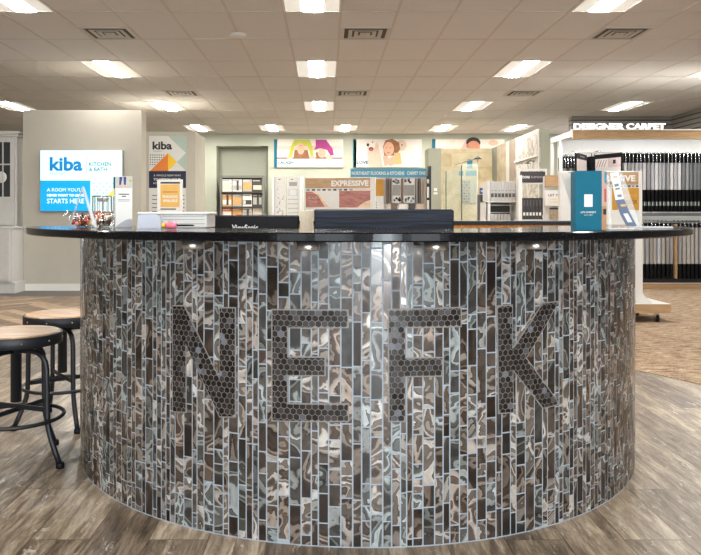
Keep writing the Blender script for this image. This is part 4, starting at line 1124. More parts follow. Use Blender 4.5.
# ------------------------------------------------------------------ EXPRESSIVE rolling stands and the let-your-floor stand
def stand_base(t, x0, x1, Y, depth=0.5):
    q = MB(TANW, WHITE); q.box(x0, x1, Y - 0.1, Y + depth, 0.105, 0.195); q.box(x0, x1, Y - 0.1, Y + depth, 0.1955, 0.199, WHITE); bo = q.build('platform', t)
    for a, b in ((x0 + 0.12, Y - 0.04), (x1 - 0.12, Y - 0.04), (x0 + 0.12, Y + depth - 0.06), (x1 - 0.12, Y + depth - 0.06)):
        q = MB(BLACKP, CHROME); q.T = Matrix.Translation((a, b, 0.045)) @ Matrix.Rotation(PI / 2, 4, 'Y'); q.lathe(0, 0, [(0.02, -0.014), (0.038, -0.012), (0.038, 0.012), (0.02, 0.014)], 20)
        q.T = Matrix.Identity(4); q.box(a - 0.02, a + 0.02, b - 0.015, b + 0.015, 0.085, 0.104, CHROME); q.box(a - 0.02, a - 0.0155, b - 0.02, b + 0.02, 0.04, 0.09, CHROME); q.box(a + 0.0155, a + 0.02, b - 0.02, b + 0.02, 0.04, 0.09, CHROME)
        q.build('caster', t)
# right one
Y = 7.6
xl, xr = XX(560, Y), XX(642.5, Y)
t = thing('display_stand', 'white rolling EXPRESSIVE floor display stand right of the counter', 'display stand', ((xl + xr) / 2, Y, 0), 'rolling flooring stands')
m = MB(WHITE); m.box(xl, xr, Y, Y + 0.06, 0.2, ZZ(171, Y), c=0.004); m.box(xr - 0.085, xr, Y - 0.01, Y + 0.28, 0.2, 1.0, c=0.004)
m.prism([(xr - 0.01, 0.2), (xr + 0.1, 0.2), (xr + 0.06, 0.23), (xr - 0.01, 0.32)], Y, Y + 0.05); m.build('panel', t)
stand_base(t, xl - 0.05, XX(671, Y - 0.1), Y)
m = MB(WPAPER); yf = Y - 0.013
q = MB(TANW); q.box(XX(568, Y), XX(638, Y), Y - 0.012, Y - 0.0005, ZZ(184.5, Y), ZZ(172, Y)); q.build('header', t)
TX('EXPRESSIVE', 588, 635.5, 175, 181.5, yf - 0.001, WPAPER, 0.04)
m.build('lettering', t)
m = MB(GOLD); yf = Y - 0.002
R(620, 639, 188, 210, yf, GOLD); R(612, 618, 188, 210, yf, GOLD)
for k in range(10): R(600 + k * 4, 602.4 + k * 4, 185.4, 187, yf, DARKT if k % 2 else TANW)
TX('DESIGNED TO', 622, 637, 194.4, 197, yf - 0.001, GOLDL); TX('FLOOR', 626, 637, 200, 204, yf - 0.001, DARKT)
m.build('print', t)
for k in range(3):
    q = MB(PIC['oak'] if k == 0 else PIC['charcoal'] if k == 1 else PIC['grey_room']); q.box(xr - 0.75, xr - 0.09, Y - 0.02, Y - 0.0006, 0.24 + k * 0.27, 0.48 + k * 0.27); o = q.build('sample_board', t); o['label'] = ('tan', 'charcoal', 'grey')[k] + ' flooring sample board'
# left one, turned slightly
Y = 10.0
T = Matrix.Translation((XX(340, Y), Y, 0)) @ Matrix.Rotation(math.radians(-9), 4, 'Z')
t = thing('display_stand', 'white EXPRESSIVE floor display stand with pinkish wood samples behind the navy monitor', 'display stand', (XX(340, Y), Y, 0), 'rolling flooring stands')
hw = XX(340 + 35.5, Y) - XX(340, Y)
zz = lambda py: ZZ(py, Y)
q = MB(WHITE); q.T = T; q.box(-hw, hw, 0.0, 0.06, 0.2, zz(177.5), c=0.004); q.build('panel', t)
q = MB(TANW, WHITE); q.T = T; q.box(-hw - 0.04, hw + 0.08, -0.1, 0.5, 0.105, 0.2, c=0.003); q.build('platform', t)
for a in (-0.3, 0.3):
    for b in (0.0, 0.4):
        q = MB(BLACKP); q.T = T @ Matrix.Translation((a, b, 0.052)) @ Matrix.Rotation(PI / 2, 4, 'Y'); q.lathe(0, 0, [(0.02, -0.014), (0.046, -0.012), (0.046, 0.012), (0.02, 0.014)], 20); q.build('caster', t)
q = MB(TANW); q.T = T; q.box(-hw + 0.005, hw - 0.07, -0.012, -0.0005, zz(188), zz(178)); q.build('header', t)
q = MB(WPAPER); q.T = T; q.text('EXPRESSIVE', -hw + 0.37, hw - 0.095, zz(186.2), zz(180.4), -0.014, WPAPER, 0.04); q.build('lettering', t)
q = MB(WPAPER); q.T = T
for k in range(9): q.rect(-hw + 0.02 + k * 0.075, -hw + 0.065 + k * 0.075, zz(190.6), zz(189), -0.001, DARKT if k % 2 else GREYT)
q.text('COLLECTION', hw - 0.34, hw - 0.02, zz(191.2), zz(189.4), -0.002, GOLDL)
q.build('print', t)
def woodm(n_, a, b): return wood_material(n_, a, b, axis=0)
PW = woodm('pinkish_wood_sample', (140, 84, 78), (186, 124, 112)); LWD = woodm('light_maple_sample', (206, 176, 140), (232, 208, 176))
q = MB(PW); q.T = T; q.prism([(-hw + 0.01, zz(207)), (-hw + 0.28, zz(207)), (-hw + 0.19, zz(196)), (-hw + 0.1, zz(191.5)), (-hw + 0.01, zz(191.5))], -0.01, -0.001); q.prism([(-hw + 0.28, zz(207)), (-hw + 0.34, zz(207)), (-hw + 0.22, zz(196)), (-hw + 0.15, zz(191.5)), (-hw + 0.1, zz(191.5)), (-hw + 0.19, zz(196))], -0.011, -0.002, LWD); o = q.build('sample_board', t); o['label'] = 'pinkish wood sample with text'
q = MB(PW); q.T = T; q.box(hw - 0.5, hw - 0.07, -0.01, -0.001, zz(207.5), zz(191)); q.prism([(hw - 0.25, zz(207.5)), (hw - 0.07, zz(207.5)), (hw - 0.07, zz(200)), (hw - 0.16, zz(202.5))], -0.014, -0.0101, LWD); o = q.build('sample_board', t); o['label'] = 'pinkish wood sample with pale corner'
q = MB(PINKB); q.T = T; q.text('BOLD', -hw + 0.05, -hw + 0.17, zz(199), zz(196.4), -0.0125, PINKB); q.text('TONES', -hw + 0.06, -hw + 0.18, zz(203), zz(200.4), -0.0125, PINKB); q.build('lettering', t)
# the let-your-floor stand
Y = 8.3
xl, xr = XX(545.5, Y), XX(600, Y)
t = thing('display_stand', 'white rolling stand with tan header and carpet sample left of the teal carton', 'display stand', ((xl + xr) / 2, Y, 0), 'rolling flooring stands')
q = MB(WHITE); q.box(xl, xr, Y + 0.05, Y + 0.1, 0.2, ZZ(176, Y)); q.build('panel', t)
q = MB(TANW); q.box(xl + 0.005, xr, Y + 0.02, Y + 0.0495, ZZ(186.5, Y), ZZ(175.2, Y)); q.build('header', t)
q = MB(WPAPER); q.box(xl, xr, Y, Y + 0.0195, ZZ(206, Y), ZZ(190.5, Y)); so = q.build('sign_panel', t)
m = MB(DARKT); yf = Y - 0.002
TX('LET YOUR FLOOR', 548.5, 580, 194, 196.4, yf, DARKT, 0.02); TX('EXPRESS YOUR STYLE', 548.5, 576, 198.6, 200, yf, GOLDL); TX('COMES HOME', 548.5, 572, 201.4, 202.8, yf, GOLDL); R(567, 571, 203.4, 204.4, yf, DARKT)
m.build('lettering', so)
q = MB(mat('taupe_carpet_sample', (164, 146, 124), 0.95, var=0.25, vscale=60)); q.box(xl + 0.06, xr, Y + 0.01, Y + 0.0495, ZZ(218.5, Y), ZZ(210, Y)); o = q.build('sample_board', t); o['label'] = 'taupe carpet sample'
m = MB(TEAL); R(549.5, 559, 208, 209.4, Y + 0.045, NAVY); R(562, 566, 208, 209.2, Y + 0.045, GREYT); m.build('print', t)
stand_base(t, xl - 0.05, xr + 0.05, Y)

# ------------------------------------------------------------------ tile sample rack under the blue banner
Y = 14.0
t = thing('sample_rack', 'white tile sample rack under the blue store banner, right of the left EXPRESSIVE stand', 'sample rack', (XX(392, Y), Y, 0))
m = MB(WHITE); m.box(XX(350.5, Y), XX(427, Y), Y + 0.1, Y + 0.14, 0.0, ZZ(168.5, Y)); m.build('back_panel', t)
q = MB(mat('banner_blue', (72, 158, 190), 0.5, var=0.03)); q.box(XX(350.5, Y), XX(427, Y), Y + 0.06, Y + 0.099, ZZ(176.8, Y), ZZ(168.3, Y)); bn = q.build('banner', t)
q = MB(WPAPER); q.text('NORTHEAST FLOORING & KITCHENS   CARPET ONE', XX(352, Y), XX(426, Y), ZZ(174.8, Y), ZZ(171.2, Y), Y + 0.058, WPAPER, 0.04); q.build('lettering', bn)
def PB(name, px0, px1, py0, py1, ya, yb, mm, lab=None, Yc=None):
    Yc = Yc or Y
    q = MB(mm); q.box(XX(px0, Yc), XX(px1, Yc), Yc + ya, Yc + yb, ZZ(py1, Yc), ZZ(py0, Yc)); o = q.build(name, t)
    if lab: o['label'] = lab
    return o
PB('sign_panel', 372, 384.5, 177.5, 222, 0.05, 0.0995, WHITE)
q = MB(GOLD); q.box(XX(373, Y), XX(384, Y), Y + 0.045, Y + 0.0495, ZZ(196, Y), ZZ(179, Y)); q.box(XX(373, Y), XX(384, Y), Y + 0.047, Y + 0.0495, ZZ(214, Y), ZZ(196, Y), WPAPER)
for k in range(3): q.box(XX(374, Y), XX(377, Y), Y + 0.045, Y + 0.0495, ZZ(203 + k * 2.4, Y), ZZ(202.2 + k * 2.4, Y), GREYT)
q.build('printed_card', t)
BRN = mat('brown_tile_edge', (112, 92, 78), 0.5, var=0.1); GRB = mat('grey_tile', (142, 140, 134), 0.4, var=0.06); BEI = mat('beige_tile_edge', (206, 188, 170), 0.5, var=0.06)
for k, (a, b, mm) in enumerate(((386.2, 387.2, BRN), (388.3, 390, BRN), (391, 392, GRB), (415.6, 417.2, GRB), (418.4, 419.6, BRN), (420.8, 422.2, BEI), (423, 424.6, BEI))):
    PB('tile_board', a, b, 178.5, 203, -0.05, 0.0995, mm)
for a, b in ((392.3, 401), (403.6, 415)):
    o = PB('display_board', a, b, 178, 202.8, 0.02, 0.0995, WHITE)
    q = MB(GRB); q.box(XX(a + 0.6, Y), XX(b - 0.8, Y), Y + 0.012, Y + 0.0195, ZZ(195.5, Y), ZZ(185, Y))
    for k in range(8):
        for zb in (181.2, 199):
            q.ell(XX(a + 1 + (b - a - 2) * random.random(), Y), ZZ(zb + random.uniform(-2, 2), Y), 0.026, 0.018, Y + 0.018, random.choice((DARKT, GREYT)), 8, random.random() * 3)
    q.build('grey_tile', o)
PB('tile_post', 401.2, 403.2, 178.5, 202.5, -0.02, 0.0995, BRN)
for k, (a, b, mm) in enumerate(((386.5, 390, BEI), (390.2, 397, BRN), (397.2, 407, PIC['pale']), (407.2, 414.5, PIC['charcoal']), (414.8, 424.5, BEI))):
    q = MB(mm); yb_ = ZZ(213, Y); q.prism([(XX(a, Y), yb_), (XX(b - 0.4, Y), yb_), (XX(b, Y), ZZ(204, Y)), (XX(a + 1.2, Y), ZZ(204, Y))], Y - 0.12, Y - 0.06); q.build('flooring_sample', t)
PB('shelf', 386, 425, 213.2, 215, -0.2, 0.0995, WHITE)
t = thing('literature_rack', 'slim black rack with white cards beside the sage panel of the shower display', 'literature rack', (XX(427.5, Y), Y - 0.2, 0))
q = MB(BLACKM); q.box(XX(427.2, Y), XX(429, Y), Y - 0.3, Y - 0.02, 0.0, ZZ(167, Y)); q.build('frame', t)
q = MB(BLACKM); q.box(XX(424.5, Y), XX(427.1, Y), Y - 0.28, Y - 0.26, 0.0, ZZ(177.2, Y)); q.build('front_panel', t)
for a, b in ((180, 184), (187.5, 198), (200.5, 213)): q = MB(WPAPER); q.box(XX(425, Y), XX(427, Y), Y - 0.29, Y - 0.2801, ZZ(b, Y), ZZ(a, Y)); q.build('card', t)

# ------------------------------------------------------------------ shower display and tile partition
m = MB(NICHE); m.box(3.83, 3.98, 12.98, 16.9, 0, 2.67)
struct('wall_display_partition', m, 'sage partition end beside the marble panel', 'wall')
STONE = stone_material('honey_travertine_tile', 0.62, 0.32, [(0.1, lin((206, 184, 140))), (0.5, lin((230, 212, 170))), (0.9, lin((246, 234, 204)))])
t = thing('shower_display', 'honey stone shower display with glass panels behind the counter', 'shower display', (3.2, 16.4, 0))
q = MB(STONE); q.box(XX(440, 16.8), 3.828, 16.8, 16.9, 0, 2.66); q.build('stone_wall', t)
q = MB(NICHE); q.box(XX(428.5, 16.3), XX(441, 16.3), 16.3, 16.9, 0, 2.62); q.build('end_panel', t)
q = MB(WPAPER); 
q.box(XX(433.5, 16.3), XX(437.5, 16.3), 16.28, 16.2995, ZZ(194.5, 16.3), ZZ(192.3, 16.3)); q.box(XX(434, 16.3), XX(437, 16.3), 16.28, 16.2995, ZZ(191, 16.3), ZZ(188, 16.3)); q.build('switch_plate', t)
q = MB(WHITE); q.box(XX(441, 15.2) , 3.8, 15.1, 16.795, 0, 0.1, c=0.01); q.build('shower_tray', t)
SG = glass_material('shower_glass', (206, 222, 208), 0.22); EDGE = mat('dark_glass_edge', (44, 52, 50), 0.3, var=0.05)
Y = 15.2
q = MB(SG); slab(q, [(XX(446, Y), Y + 0.45, 0.1), (XX(461.5, Y), Y, 0.1), (XX(461.5, Y), Y, ZZ(166, Y)), (XX(446.5, Y), Y + 0.45, ZZ(171, Y))], 0.01); q.build('glass_panel', t)
q = MB(SG); q.box(XX(462, Y), XX(478, Y), Y, Y + 0.01, 0.1, ZZ(164, Y)); q.build('glass_panel', t)
for px, y0, w_ in ((461.6, 165, 0.016), (446.0, 171, 0.014)):
    q = MB(EDGE); q.box(XX(px, Y) - w_ / 2, XX(px, Y) + w_ / 2, Y - 0.012, Y + 0.02, 0.1, ZZ(y0, Y)); q.build('edge_profile', t)
q = MB(STEEL); q.tube([(XX(478, Y), Y + 0.03, 0.1), (XX(478, Y), Y + 0.03, ZZ(158, Y))], 0.012, 8); q.tube([(XX(478, Y), Y + 0.03, ZZ(158, Y)), (XX(471, Y), Y + 0.3, ZZ(160, Y)), (XX(468, Y), Y + 0.9, ZZ(160, Y)), (XX(468, Y), Y + 1.58, ZZ(160, Y))], 0.012, 8); q.build('shower_pipe', t)
q = MB(EDGE); q.lathe(XX(478, Y), Y + 0.03, [(0.075, ZZ(159, Y)), (0.08, ZZ(158.6, Y)), (0.03, ZZ(156.6, Y)), (0.015, ZZ(156, Y))], 20); q.build('shower_head', t)
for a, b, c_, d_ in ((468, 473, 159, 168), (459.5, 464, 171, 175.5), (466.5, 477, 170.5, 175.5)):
    q = MB(CYANP); q.box(XX(a, 16.7), XX(b, 16.7), 16.77, 16.7995, ZZ(d_, 16.7), ZZ(c_, 16.7)); o = q.build('blue_reflection', t); o['label'] = 'small blue patch standing for a reflection in the shower glass'  # blue reflections in the glass, modelled as coloured patches on the stone
q = MB(PIC['grey_room']); q.box(XX(462.5, 16.6), XX(472, 16.6), 16.74, 16.7995, ZZ(203, 16.6), ZZ(179.5, 16.6))  # rack reflection in the glass, modelled as a solid patterned board
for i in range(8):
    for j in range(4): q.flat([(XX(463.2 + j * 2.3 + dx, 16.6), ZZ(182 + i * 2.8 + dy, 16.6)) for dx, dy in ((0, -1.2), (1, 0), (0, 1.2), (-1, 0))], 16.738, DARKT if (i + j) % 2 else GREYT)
o = q.build('rack_reflection', t); o['label'] = 'grey diamond board standing for the rack reflected in the shower glass'
for k in range(3): q = MB(WHITE); q.box(XX(473.2 + k * 1.6, 16.6), XX(474 + k * 1.6, 16.6), 16.74, 16.7995, ZZ(203, 16.6), ZZ(178, 16.6)); q.build('rack_reflection_strip', t)  # white strips of the reflected rack, modelled as solid bars
# side wall panels
def yof(px): return 3.8 * F / (px - PX)
t2 = [('tan streaked stone panel on the display partition beside the shower', 497, 505.5, stone_material('tan_streaked_stone', 0.3, 2.7, [(0.1, lin((150, 130, 100))), (0.5, lin((190, 172, 142))), (0.9, lin((216, 204, 180)))])),
      ('pale grey tile panel on the display partition, between stone and brown strips', 506, 509, mat('pale_grey_tile_panel', (206, 204, 194), 0.35, var=0.08, vscale=5)),
      ('brown plank panel on the display partition beside the marble', 509.4, 515.4, wood_material('grey_brown_plank_panel', (112, 96, 82), (168, 150, 132), axis=2))]
for lab, a, b, mm in t2:
    q = MB(mm); q.box(3.8, 3.829, yof(b), yof(a), 0.0, 2.665)
    tag(q.build('wall_tile_display', loc=(3.82, yof(b), 0)), lab, 'tile panel', 'panels on the display partition')
t = thing('marble_panel', 'white veined marble shower panel on the display partition', 'marble panel', (3.82, 13.0, 0))
q = MB(MARBLE); q.box(3.8, 3.829, 13.0, yof(515.6), 0.0, 2.668); q.build('slab', t)
q = MB(WHITE); q.box(3.76, 3.7995, 13.0, yof(516), 2.17, 2.2); q.box(3.785, 3.7995, 12.985, 13.0, 0.0, 2.668); q.build('white_trim', t)
q = MB(EDGE); q.tube([(3.7995, 13.3, 2.1), (3.72, 13.3, 2.12), (3.68, 13.3, 2.08)], 0.01, 8); q.lathe(3.68, 13.3, [(0.05, 2.06), (0.05, 2.07), (0.015, 2.085)], 14); q.build('shower_head', t)

# ------------------------------------------------------------------ binder shelf and core stand
Y = 9.5
t = thing('shelf_unit', 'white steel shelf unit with pale grey binders behind the counter', 'shelf unit', (XX(502, Y), Y, 0))
for px in (489, 517.3):
    q = MB(WHITE); q.box(XX(px, Y) - 0.018, XX(px, Y) + 0.018, Y, Y + 0.3, 0.0, ZZ(181, Y)); q.build('upright', t)
for py in (201.2, 221.5, 245):
    q = MB(WHITE); q.box(XX(485, Y), XX(519, Y), Y - 0.02, Y + 0.3, ZZ(py + 1, Y), ZZ(py, Y)); q.build('shelf', t)
q = MB(WHITE); q.box(XX(485, Y), XX(486, Y), Y, Y + 0.3, 0, ZZ(201.2, Y)); q.build('upright', t)
q = MB(mat('dark_mesh_back', (74, 78, 74), 0.7, var=0.15, vscale=60)); q.box(XX(486.5, Y), XX(515, Y), Y + 0.27, Y + 0.29, ZZ(221, Y), ZZ(202.5, Y)); q.build('back_panel', t)
for k in range(2): q = MB(STEEL); q.box(XX(485, Y), XX(513, Y), Y + 0.02, Y + 0.03, ZZ(205.4 + k * 7.4, Y), ZZ(204.8 + k * 7.4, Y)); q.build('rail', t)
BIN = mat('pale_grey_binder', (196, 194, 190), 0.5, var=0.05)
cnt = ['first', 'second', 'third', 'fourth', 'fifth', 'sixth', 'last']
for k in range(7):
    a = 490.8 + k * 3.56; z0 = ZZ(201.1, Y)
    q = MB(BIN); x0, x1 = XX(a, Y), XX(a + 3.3, Y)
    q.box(x0, x1, Y + 0.01, Y + 0.24, z0, ZZ(181.2 + (k % 3) * 0.4, Y), c=0.002)
    q.rect(x0 + 0.004, x1 - 0.004, ZZ(197.2, Y), ZZ(193.3, Y), Y + 0.0085, mat('binder_dark_label', (84, 82, 80), 0.6, var=0.05))
    q.ell((x0 + x1) / 2, ZZ(190.5, Y), 0.006, 0.006, Y + 0.0085, DARKT, 8)
    tag(q.build('binder', loc=((x0 + x1) / 2, Y + 0.1, z0)), 'pale grey binder on the upper shelf of the white unit, %s from the left' % cnt[k], 'binder', 'binders on the white shelf unit')
for k in range(6):
    a = 491 + k * 3.3; z0 = ZZ(221.4, Y)
    q = MB(BIN); x0, x1 = XX(a, Y), XX(a + 2.9, Y); q.box(x0, x1, Y + 0.01, Y + 0.24, z0, ZZ(213.8 + (k % 2) * 0.4, Y), c=0.002)
    tag(q.build('sample_box', loc=((x0 + x1) / 2, Y + 0.1, z0)), 'small pale box on the lower shelf of the white unit, %s from the left' % cnt[k if k < 5 else 6], 'box', 'boxes on the white shelf unit')
Y = 9.95
t = thing('sign_rack', 'low dark rack with small blue sign between the shower display and the binders', 'sign rack', (XX(483, Y), Y, 0))
q = MB(mat('charcoal_mesh', (78, 76, 72), 0.6, var=0.15, vscale=50)); q.box(XX(480.5, Y), XX(484.5, Y), Y, Y + 0.2, 0, ZZ(194.5, Y)); q.build('body', t)
q = MB(mat('royal_blue_sign', (36, 84, 166), 0.5, var=0.05)); q.box(XX(479.5, Y), XX(486.5, Y), Y - 0.02, Y - 0.001, ZZ(194, Y), ZZ(188, Y)); q.box(XX(480.5, Y), XX(485.5, Y), Y - 0.0215, Y - 0.02, ZZ(192, Y), ZZ(190.4, Y), WPAPER); q.build('sign', t)
Y = 9.0
t = thing('sample_stand', 'white sample stand with black header sign and dark sample books', 'sample stand', (XX(532, Y), Y, 0))
for px in (519, 545.4):
    q = MB(WHITE); q.box(XX(px, Y) - 0.02, XX(px, Y) + 0.02, Y, Y + 0.04, 0.0, ZZ(169.5, Y)); q.build('post', t)
q = MB(WHITE); q.prism([(XX(516, Y), 0.0), (XX(519.5, Y), 0.0), (XX(519.5, Y), ZZ(175.5, Y)), (XX(516, Y), ZZ(178, Y))], Y - 0.12, Y - 0.06); q.build('side_panel', t)
q = MB(WHITE); q.box(XX(517.5, Y), XX(547, Y), Y - 0.002, Y + 0.042, ZZ(170.5, Y), ZZ(168.8, Y)); q.box(XX(519, Y), XX(546, Y), Y - 0.002, Y + 0.042, ZZ(184, Y), ZZ(182.6, Y)); q.build('frame_rail', t)
q = MB(mat('plum_black_sign', (56, 50, 56), 0.5, var=0.03)); q.box(XX(520, Y), XX(545, Y), Y - 0.01, Y - 0.0025, ZZ(182.6, Y), ZZ(171.6, Y)); hd = q.build('header', t)
q = MB(WPAPER); q.text('CORE', XX(522, Y), XX(529.6, Y), ZZ(178.4, Y), ZZ(176, Y), Y - 0.012, WPAPER, 0.05); q.text('ELEMENTS', XX(531, Y), XX(543.5, Y), ZZ(178.2, Y), ZZ(176.2, Y), Y - 0.012, mat('sign_grey_ink', (180, 174, 178), 0.6, var=0.02)); q.build('lettering', hd)
q = MB(WHITE); q.box(XX(518, Y), XX(547, Y), Y - 0.1, Y + 0.2, ZZ(221, Y), ZZ(219.5, Y)); q.build('shelf', t)
q = MB(WHITE); q.box(XX(523, Y), XX(529, Y), Y + 0.3, Y + 0.34, 0.0, ZZ(186, Y)); q.build('white_sample', t)
DBK = mat('dark_sample_book', (58, 56, 58), 0.5, var=0.06)
for k in range(7):
    a = 521.4 + k * 3.16; x0, x1 = XX(a, Y), XX(a + 2.95, Y); z0 = ZZ(219.4, Y)
    q = MB(DBK); q.box(x0, x1, Y - 0.06, Y + 0.16, z0, ZZ(198, Y), c=0.002)
    q.rect(x0 + 0.006, x1 - 0.006, ZZ(215.5 if k < 6 else 218, Y), ZZ(212.4 if k < 6 else 215.2, Y), Y - 0.0615, WPAPER)
    q.rect(x0 + 0.012, x1 - 0.012, ZZ(206, Y), ZZ(200, Y), Y - 0.0615, mat('spine_grey', (92, 88, 90), 0.5, var=0.03))
    tag(q.build('sample_book', loc=((x0 + x1) / 2, Y + 0.05, z0)), 'dark sample book with white spine label on the black header stand, %s from the left' % cnt[k], 'sample book', 'sample books under the black header')

# ------------------------------------------------------------------ designer carpet display
Y = 10.9
XL = XX(573, Y); XR = 7.3
t = thing('carpet_display', 'large white carpet display with tan header reading DESIGNER CARPET', 'carpet display', ((XL + XR) / 2, Y + 0.5, 0))
q = MB(TANW); q.box(XL, XR, Y, Y + 0.06, ZZ(138.6, Y), ZZ(130.4, Y)); q.build('header', t)
q = MB(WHITE); q.box(XL - 0.01, XR, Y - 0.01, Y + 0.08, ZZ(130.3, Y), ZZ(129.2, Y)); q.build('header_cap', t)
lt = MB(WPAPER); lt.text('DESIGNER CARPET', XX(574.5, Y), XX(666, Y), ZZ(130.2, Y) + 0.012, ZZ(123.2, Y), Y + 0.0, mat('lit_white_letters', (250, 250, 250), 0.5, emit=(255, 255, 255), es=0.4), 0.03, depth=0.03); lt.build('lettering', t)
q = MB(WHITE); q.box(XL, XL + 0.05, Y + 0.061, Y + 1.1, ZZ(136, Y), ZZ(130.4, Y)); q.build('side_beam', t)
for y_ in (Y + 0.62, Y + 1.06): q = MB(WHITE); q.box(XL, XL + 0.045, y_, y_ + 0.04, 0.1005, ZZ(136, Y)); q.build('post', t)
q = MB(WHITE); q.box(XL + 0.1, XR, Y + 1.0, Y + 1.05, 0.1005, 2.36); q.build('back_panel', t)
q = MB(mat('display_led_strip', (255, 255, 252), 0.5, emit=(250, 252, 255), es=26.0)); q.box(XL + 0.1, XR, Y + 0.3, Y + 0.33, 2.335, 2.35); q.build('light_strip', t)
q = MB(WHITE); q.box(XL + 0.05, XR, Y + 0.061, Y + 1.0, 2.352, 2.365); q.build('soffit', t)
q = MB(TANW, WHITE); q.box(XL - 0.1, XR, Y, Y + 1.1, 0.0065, 0.09); q.box(XL - 0.1, XR, Y, Y + 1.1, 0.0905, 0.1, WHITE); q.build('plinth', t)
for z in (2.075, 1.02):
    q = MB(STEEL); q.tube([(XL + 0.1, Y + 0.2, z), (XR, Y + 0.2, z)], 0.012, 8); q.build('hanging_rail', t)
q = MB(STEEL); q.tube([(XL + 0.046, Y + 0.72, 2.075), (XL + 0.36, Y + 0.72, 2.075)], 0.012, 8); q.build('hanging_rail', t)
q = MB(GREYT); q.box(XX(642, Y), XR, Y + 0.02, Y + 0.06, 1.105, 1.15); q.build('cross_rail', t)
q = MB(BLACKM); q.box(XX(640, Y), XR, Y + 0.02, Y + 0.5, 0.1005, 0.16); q.build('bottom_tray', t)
q = MB(TANW); q.box(XX(674.5, Y), XX(676.5, Y), Y - 0.03, Y + 0.1, 0.165, 0.985); o = q.build('divider', t); o['label'] = 'tan wooden divider'
SIL = [mat('carpet_sheet_%s' % n_, c__, 0.6, var=0.06, vscale=30) for n_, c__ in (('white', (232, 232, 234)), ('silver', (196, 198, 204)), ('ash', (164, 166, 170)), ('steel', (132, 136, 142)), ('taupe', (160, 152, 144)), ('dove', (182, 178, 172)))]
def sample(x, zs, sheet, label, group, d0=0.0, dep=0.42, white_tag=False, yr=0.2):
    """zs: top of hook, bottom of head, bottom of sheet, bottom of board"""
    zt_, zh, zm, zb_ = zs
    t = thing('carpet_sample', label, 'carpet sample', (x, Y + yr, zb_), group)
    q = MB(CHROME); q.tube([(x, Y + yr + 0.02 * math.cos(a), zt_ - 0.03 + 0.02 * math.sin(a)) for a in [math.radians(v) for v in range(190, -31, -22)]], 0.0045, 6)
    q.tube([(x, Y + d0 - 0.004, zh - 0.005), (x, Y + d0 - 0.012, zh + 0.02), (x, Y + d0 - 0.004, zt_ - 0.052), (x, Y + yr - 0.01, zt_ - 0.05)], 0.005, 6); q.build('hook', t)
    q = MB(BLACKP); q.box(x - 0.019, x + 0.019, Y + d0, Y + d0 + dep, zh, zt_ - 0.054, c=0.003); q.build('head', t)
    q = MB(sheet); q.box(x - 0.021, x + 0.021, Y + d0 + 0.002, Y + d0 + dep, zm, zh - 0.0005); q.build('carpet_sheet', t)
    q = MB(BLACKP); q.box(x - 0.0195, x + 0.0195, Y + d0, Y + d0 + dep, zb_, zm - 0.0005)
    if white_tag: q.box(x - 0.0202, x - 0.0197, Y + d0 + 0.02, Y + d0 + 0.1, zb_ + 0.09, zb_ + 0.15, WPAPER); q.box(x - 0.009, x + 0.009, Y + d0 - 0.001, Y + d0, zb_ + 0.09, zb_ + 0.15, SAGEP)
    q.build('lower_board', t)
x = XX(625.5, Y); k = 0
while x < 6.05:
    sample(x, (2.105, 1.905, 1.50, 1.17), SIL[random.choice((0, 0, 1, 1, 2))] if x < XX(681, Y) else SIL[random.choice((2, 3, 3))], 'upright carpet sample with black head hanging in the upper tier of the carpet display', 'carpet samples of the upper tier', random.uniform(-0.01, 0.01), white_tag=k < 20)
    x += 0.058; k += 1
x = XX(643, Y)
while x < 6.05:
    if abs(x - XX(675.5, Y)) > 0.045:
        sample(x, (1.05, 0.93, 0.385, 0.175), SIL[random.choice((1, 4, 5, 5, 2))], 'upright carpet sample with dark foot hanging in the lower tier of the carpet display', 'carpet samples of the lower tier', random.uniform(-0.01, 0.01))
    x += 0.062
for k in range(6):
    sample(XL + 0.08 + 0.046 * k, (2.105, 1.86, 1.2, 1.15), DBK if k % 2 else SIL[3], 'dark headed carpet sample in the bunch at the left end of the carpet display', 'carpet samples bunched at the left end', 0.6, 0.3, yr=0.72)
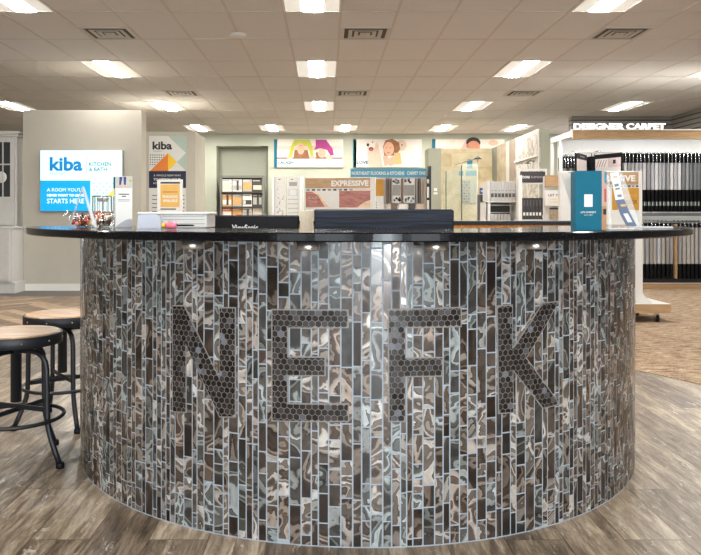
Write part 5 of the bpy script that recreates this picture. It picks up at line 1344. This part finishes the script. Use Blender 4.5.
def open_board(label, pa, ya, pb, yb_, zt_, print_):
    """large sample board swung open between two points"""
    a = Vector((XX(pa, ya), ya, 0)); b = Vector((XX(pb, yb_), yb_, 0)); L_ = (b - a).length; ang = math.atan2(b.y - a.y, b.x - a.x)
    t = thing('carpet_board', label, 'carpet board', (a.x, a.y, 1.2), 'swung-open boards of the carpet display')
    T = Matrix.Translation((a.x, a.y, 0)) @ Matrix.Rotation(ang, 4, 'Z')
    q = MB(BLACKP); q.T = T; q.box(0, L_, 0, 0.025, 1.2, zt_, c=0.003); q.build('frame', t)
    q = MB(WPAPER); q.T = T; print_(q, L_, zt_); q.build('page', t)
    q = MB(CHROME); q.tube([tuple(a) [:2] + (zt_ - 0.02,), (a.x, a.y + 0.01, 2.07), (a.x, Y + 0.2, 2.094)], 0.006, 6); q.build('hook', t)
PKW = mat('pinkish_white_page', (236, 226, 222), 0.6, var=0.03)
def pg1(q, L_, z): q.rect(0.015, L_ - 0.03, 1.25, z - 0.09, -0.002, PKW); q.text('PORTFOLIO', L_ * 0.3, L_ * 0.75, z - 0.055, z - 0.035, -0.003, WPAPER)
def pg2(q, L_, z):
    q.rect(0.02, L_ - 0.01, 1.25, z - 0.07, -0.002, WPAPER)
    q.rect(0.02, L_ * 0.5, z - 0.21, z - 0.075, -0.004, PKW); q.rect(L_ * 0.52, L_ - 0.012, z - 0.21, z - 0.075, -0.004, mat('mauve_print', (214, 196, 196), 0.6, var=0.1, vscale=30))
    for k in range(4): q.flat([(0.04 + k * 0.05, z - 0.2), (0.05 + k * 0.05, z - 0.2), (0.1 + k * 0.05, z - 0.09), (0.09 + k * 0.05, z - 0.09)], -0.005, MAT_R)
    q.rect(L_ * 0.7, L_ * 0.8, z - 0.16, z - 0.1, -0.005, DARKT)
    for k in range(5): q.rect(0.05, L_ - 0.05, z - 0.27 - k * 0.04, z - 0.262 - k * 0.04, -0.004, mat('page_light_ink', (206, 206, 206), 0.6, var=0.02))
MAT_R = mat('maroon_ink', (116, 66, 66), 0.6, var=0.03)
open_board('open carpet board with a plain pinkish page, left of the black folder edge', 576.5, Y - 0.02, 587.0, Y + 0.5, 2.06, pg1)
open_board('open white carpet board with line drawings, right of the black folder edge', 594.5, Y + 0.45, 621.5, Y - 0.02, 2.06, pg2)
q = MB(BLACKP); q.box(XX(589, Y + 0.5), XX(594, Y + 0.5), Y + 0.46, Y + 0.62, 1.0, 2.04, c=0.004)
q.tube([(XX(591.5, Y + 0.5), Y + 0.5, 2.03), (XX(591.5, Y + 0.5), Y + 0.5, 2.1), (XX(591.5, Y + 0.5), Y + 0.2, 2.1)], 0.006, 6)
tag(q.build('folder', loc=(XX(591.5, Y + 0.5), Y + 0.55, 1.0)), 'black upright folder between the two open carpet boards', 'folder')
